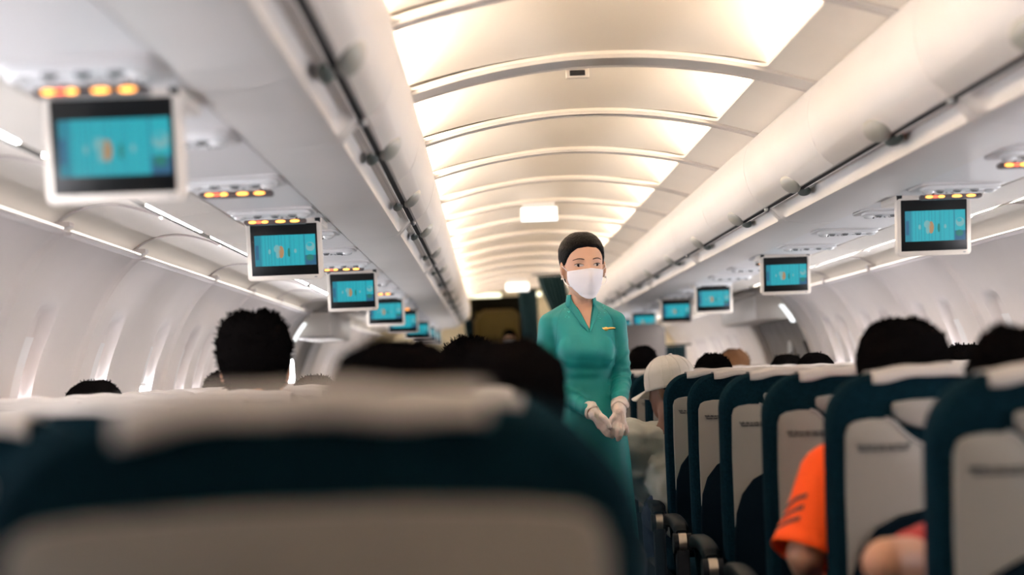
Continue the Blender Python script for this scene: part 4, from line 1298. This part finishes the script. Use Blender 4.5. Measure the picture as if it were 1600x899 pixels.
# trousers and shoes
bm = bmesh.new()
for s in (-1, 1): cap_(bm, Vector((s*.055+.028,.03,.78)), Vector((s*.055+.03,.03,.10)), .072, .062)
fuse('trousers', bm, .012, 3, 'trouser', att)
for s in (-1, 1):
    bm = bmesh.new(); ell(bm, (s*.055+.03, -.03, .036), (.036, .115, .034), 16, 10); box(bm, s*.055+.008, s*.055+.052, .05, .09, 0, .05, .006)
    link('shoe', bm, 'shoe', att)

# ------------------------------------------------------------------ far end of the cabin
GY = 19.4
bm = bmesh.new()
pL, pR, pT = -.56, .13, W(780, 464, GY).z
box(bm, -1.95, pL, GY, GY+.06, 0, 2.35); box(bm, pR, 1.95, GY, GY+.06, 0, 2.35); box(bm, pL-.01, pR+.01, GY, GY+.06, pT, 2.35)
struct(link('wall_far', bm, 'galley', smooth=False))
bm = bmesh.new(); box(bm, pL-.10, pL-.01, GY-.03, GY+.09, 0, pT+.02, .01); box(bm, pR, pR+.06, GY-.03, GY+.09, 0, pT+.02, .01)
struct(link('trim_7', bm, 'galley'))
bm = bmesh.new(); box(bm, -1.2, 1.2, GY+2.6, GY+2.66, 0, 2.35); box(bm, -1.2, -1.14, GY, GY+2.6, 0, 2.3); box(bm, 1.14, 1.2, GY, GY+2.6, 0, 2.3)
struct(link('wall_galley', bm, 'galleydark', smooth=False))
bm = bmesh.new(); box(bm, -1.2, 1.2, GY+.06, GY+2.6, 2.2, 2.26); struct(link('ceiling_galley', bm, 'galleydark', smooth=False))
# inner ochre door
dy = GY+2.0
a = W(747, 600, dy); b = W(812, 600, dy); zt_ = W(780, 487, dy).z
t = empty('door_3', ((a.x+b.x)/2, dy, 0)); struct(t)
bm = bmesh.new(); hw = (b.x-a.x)/2; box(bm, -hw, hw, 0, .04, 0, zt_); link('door_leaf', bm, 'ochre', t)
bm = bmesh.new(); out = [(-hw-.01, 0), (-hw-.01, zt_-.10), (-hw+.10, zt_+.01), (hw-.05, zt_+.01), (hw+.01, zt_-.04), (hw+.01, 0)]
tube(bm, [(x, -.01, z) for x, z in out], .018, 8); link('door_frame', bm, 'ochretrim', t)
bm = bmesh.new(); box(bm, hw-.07, hw-.04, -.04, 0, .95, 1.05, .006); link('door_handle', bm, 'metal', t)
t = empty('galley_lamp', (-.2, GY+1.1, 2.17), 0, 'unseen warm fill lamp added inside the galley to light the inner door', 'lamp')  # added lamp, hidden above the opening, to brighten the inner door
bm = bmesh.new(); cyl(bm, (0,0,0), (1,0,0), .02, .8, 12); link('tube', bm, mat('galley_fill_tube', (1,.9,.7), .5, emit=(1,.78,.42), estr=9), t)
bm = bmesh.new(); box(bm, -.42, .42, -.03, .03, .015, .03, .004); link('fitting', bm, 'galley', t)
# galley light tubes
for (x0, x1, yy, py, lab) in ((731, 783, GY-.08, 463, 'left'), (834, 846, GY-.08, 460, 'right')):
    A, B = W(x0, py, yy), W(x1, py, yy)
    t = empty('galley_lamp', ((A.x+B.x)/2, yy, A.z), 0, 'pale glowing lamp above the galley opening, %s' % ('long one on the left' if lab == 'left' else 'small one beside the hanging curtain'), 'lamp')
    bm = bmesh.new(); cyl(bm, (0,0,0), (1,0,0), .024, B.x-A.x, 14); link('tube', bm, 'lampgreen', t)
    bm = bmesh.new(); box(bm, -(B.x-A.x)/2, (B.x-A.x)/2, .02, .075, -.03, .04, .004); link('fitting', bm, 'galley', t)
# tied curtains
def curtain(name_lab, top, tie, bot, y, w_top, w_tie, w_bot, lab):
    """top/tie/bot: (x,z) centre points"""
    t = empty('curtain', (top[0], y, 0), 0, lab, 'curtain')
    bm = bmesh.new(); g = []
    for k in range(31):
        v = k/30
        if v < .6: q = v/.6; q2 = q*q*(3-2*q); cx_ = top[0]+(tie[0]-top[0])*q; w = w_top+(w_tie-w_top)*q2; z = top[1]+(tie[1]-top[1])*q
        else: q = (v-.6)/.4; cx_ = tie[0]+(bot[0]-tie[0])*q; w = w_tie+(w_bot-w_tie)*math.sin(q*PI/2); z = tie[1]+(bot[1]-tie[1])*q
        row = []
        for i in range(61):
            u_ = i/60-.5
            row.append((cx_-top[0]+u_*w, .022*math.sin(i/60*2*PI*7)+.006*math.sin(i*1.3+v*5), z))
        g.append(row)
    sheet(bm, g); c = link('cloth', bm, 'curtain', t); md = c.modifiers.new('s', 'SOLIDIFY'); md.thickness = .003
    bm = bmesh.new(); tube(bm, [(-w_top/2-.05, 0, top[1]+.012), (w_top/2+.05, 0, top[1]+.012)], .008, 8); link('rail', bm, 'frame', t)
    bm = bmesh.new(); rs = []
    for dz in (-.025, .025):
        rs.append([(tie[0]-top[0]+(w_tie/2+.012)*math.cos(q), .04*math.sin(q), tie[1]+dz) for q in [2*PI*i/20 for i in range(20)]])
    rings(bm, rs, False, False); link('tieback', bm, 'curtain', t)
def wc(px, py, D): p = W(px, py, D); return (p.x, p.z)
D1 = 18.3
curtain('c', wc(824, 453, D1), wc(840, 640, D1), wc(842, 760, D1), D1, .19, .12, .22, 'dark green curtain hanging beside the galley opening, narrow one on the left')
D2 = 15.6
curtain('c', wc(860, 431, D2), wc(885, 520, D2), wc(888, 700, D2), D2, .24, .13, .24, 'dark green curtain gathered behind the shoulder of the standing woman')
p = wc(731, 500, 18.9)
curtain('c', (p[0], p[1]), (p[0]+.03, p[1]-.45), (p[0]+.03, .5), 18.9, .08, .06, .09, 'slim teal curtain at the far end of the left bins')
# class divider
Dp = 15.0
a = W(960, 505, Dp); b = W(1039, 505, Dp)
zt_ = b.z; out = [(0, .12), (0, zt_)]
w_ = b.x-.33
for k in range(7): q = PI/2-PI/2*k/6; out.append((w_-.07+.07*math.cos(q), zt_-.07+.07*math.sin(q)))
out += [(w_, .12)]
t = empty('cabin_divider', (.33, Dp, 0), 0, 'grey rounded cabin divider panel rising behind the seats right of the standing woman', 'partition')
bm = bmesh.new(); plate(bm, out, 0, .035, .006); link('panel', bm, 'partition', t)
bm = bmesh.new(); box(bm, .05, .09, 0, .03, 0, .13, .004); box(bm, w_-.12, w_-.08, 0, .03, 0, .13, .004); link('foot', bm, 'metal', t)
A = wc(1055, 541, 15.6)
curtain('c', A, (A[0], A[1]-.35), (A[0], .5), 15.6, .19, .17, .19, 'short teal curtain right of the grey cabin divider')

# exit signs -------------------------------------------------------------------
def exit_sign(px, py, D, w, h_, lab):
    c = W(px, py, D)
    t = empty('exit_sign', (c.x, D, c.z), 0, lab, 'exit sign', None)
    bm = bmesh.new(); box(bm, -w/2-.006, w/2+.006, 0, .03, -h_/2-.004, h_/2+.004, .004); link('housing', bm, 'unit', t)
    bm = bmesh.new(); box(bm, -w/2, w/2, -.003, .002, -h_/2, h_/2, .001); fc = link('lit_face', bm, 'exit', t)
    text('exit_letters', 'EXIT', h_*.52, 'exitred', fc, (0, -.0035, -h_*.14), (PI/2, 0, 0), .0004, space=1.4)
    bm = bmesh.new()
    for s in (-1, 1):
        vs = [bm.verts.new(q) for q in ((s*w*.315, -.0042, -h_*.04), (s*w*.315, -.0042, -h_*.26), (s*w*.365, -.0042, -h_*.15))]; bm.faces.new(vs)
    link('arrow', bm, 'exitdark', fc, smooth=False)
    bm = bmesh.new(); zc_ = zb(c.x)-c.z
    box(bm, -w/2+.01, w/2-.01, .005, .025, h_/2, max(zc_+.02, h_/2+.01)); link('bracket', bm, 'unit', t)
exit_sign(842.5, 335, 9.40, .195, .075, 'nearer glowing white exit sign hanging from the ceiling')
exit_sign(808.5, 449, 17.6, .225, .080, 'far glowing white exit sign above the galley opening')
# small vent in the ceiling
t = empty('ceiling_vent', (W(901, 113, 5.34).x, 5.30, 2.075), 0, 'small dark slotted vent in the ceiling just past the wide rib', 'vent')
bm = bmesh.new(); box(bm, -.036, .036, 0, .02, -.010, .022, .003); link('frame', bm, 'cove', t)
bm = bmesh.new(); box(bm, -.024, .024, -.002, .004, -.003, .014, .002); link('slot', bm, 'dark', t)
# rear bulkhead behind the camera keeps the cabin closed
bm = bmesh.new(); box(bm, -1.95, 1.95, Y0-.12, Y0-.06, 0, 2.4); struct(link('wall_rear', bm, 'wall', smooth=False))

# ------------------------------------------------------------------ world and view
w = bpy.data.worlds.new('sky'); bpy.context.scene.world = w; w.use_nodes = True
nt = w.node_tree; sky = nt.nodes.new('ShaderNodeTexSky'); sky.sky_type = 'NISHITA'; sky.sun_elevation = R(35); sky.sun_disc = False
nt.links.new(sky.outputs[0], nt.nodes['Background'].inputs[0]); nt.nodes['Background'].inputs[1].default_value = .3
sc = bpy.context.scene
sc.view_settings.view_transform = 'Standard'; sc.view_settings.look = 'None'; sc.view_settings.gamma = 1
sc.view_settings.use_curve_mapping = False; sc.view_settings.exposure = 0.42
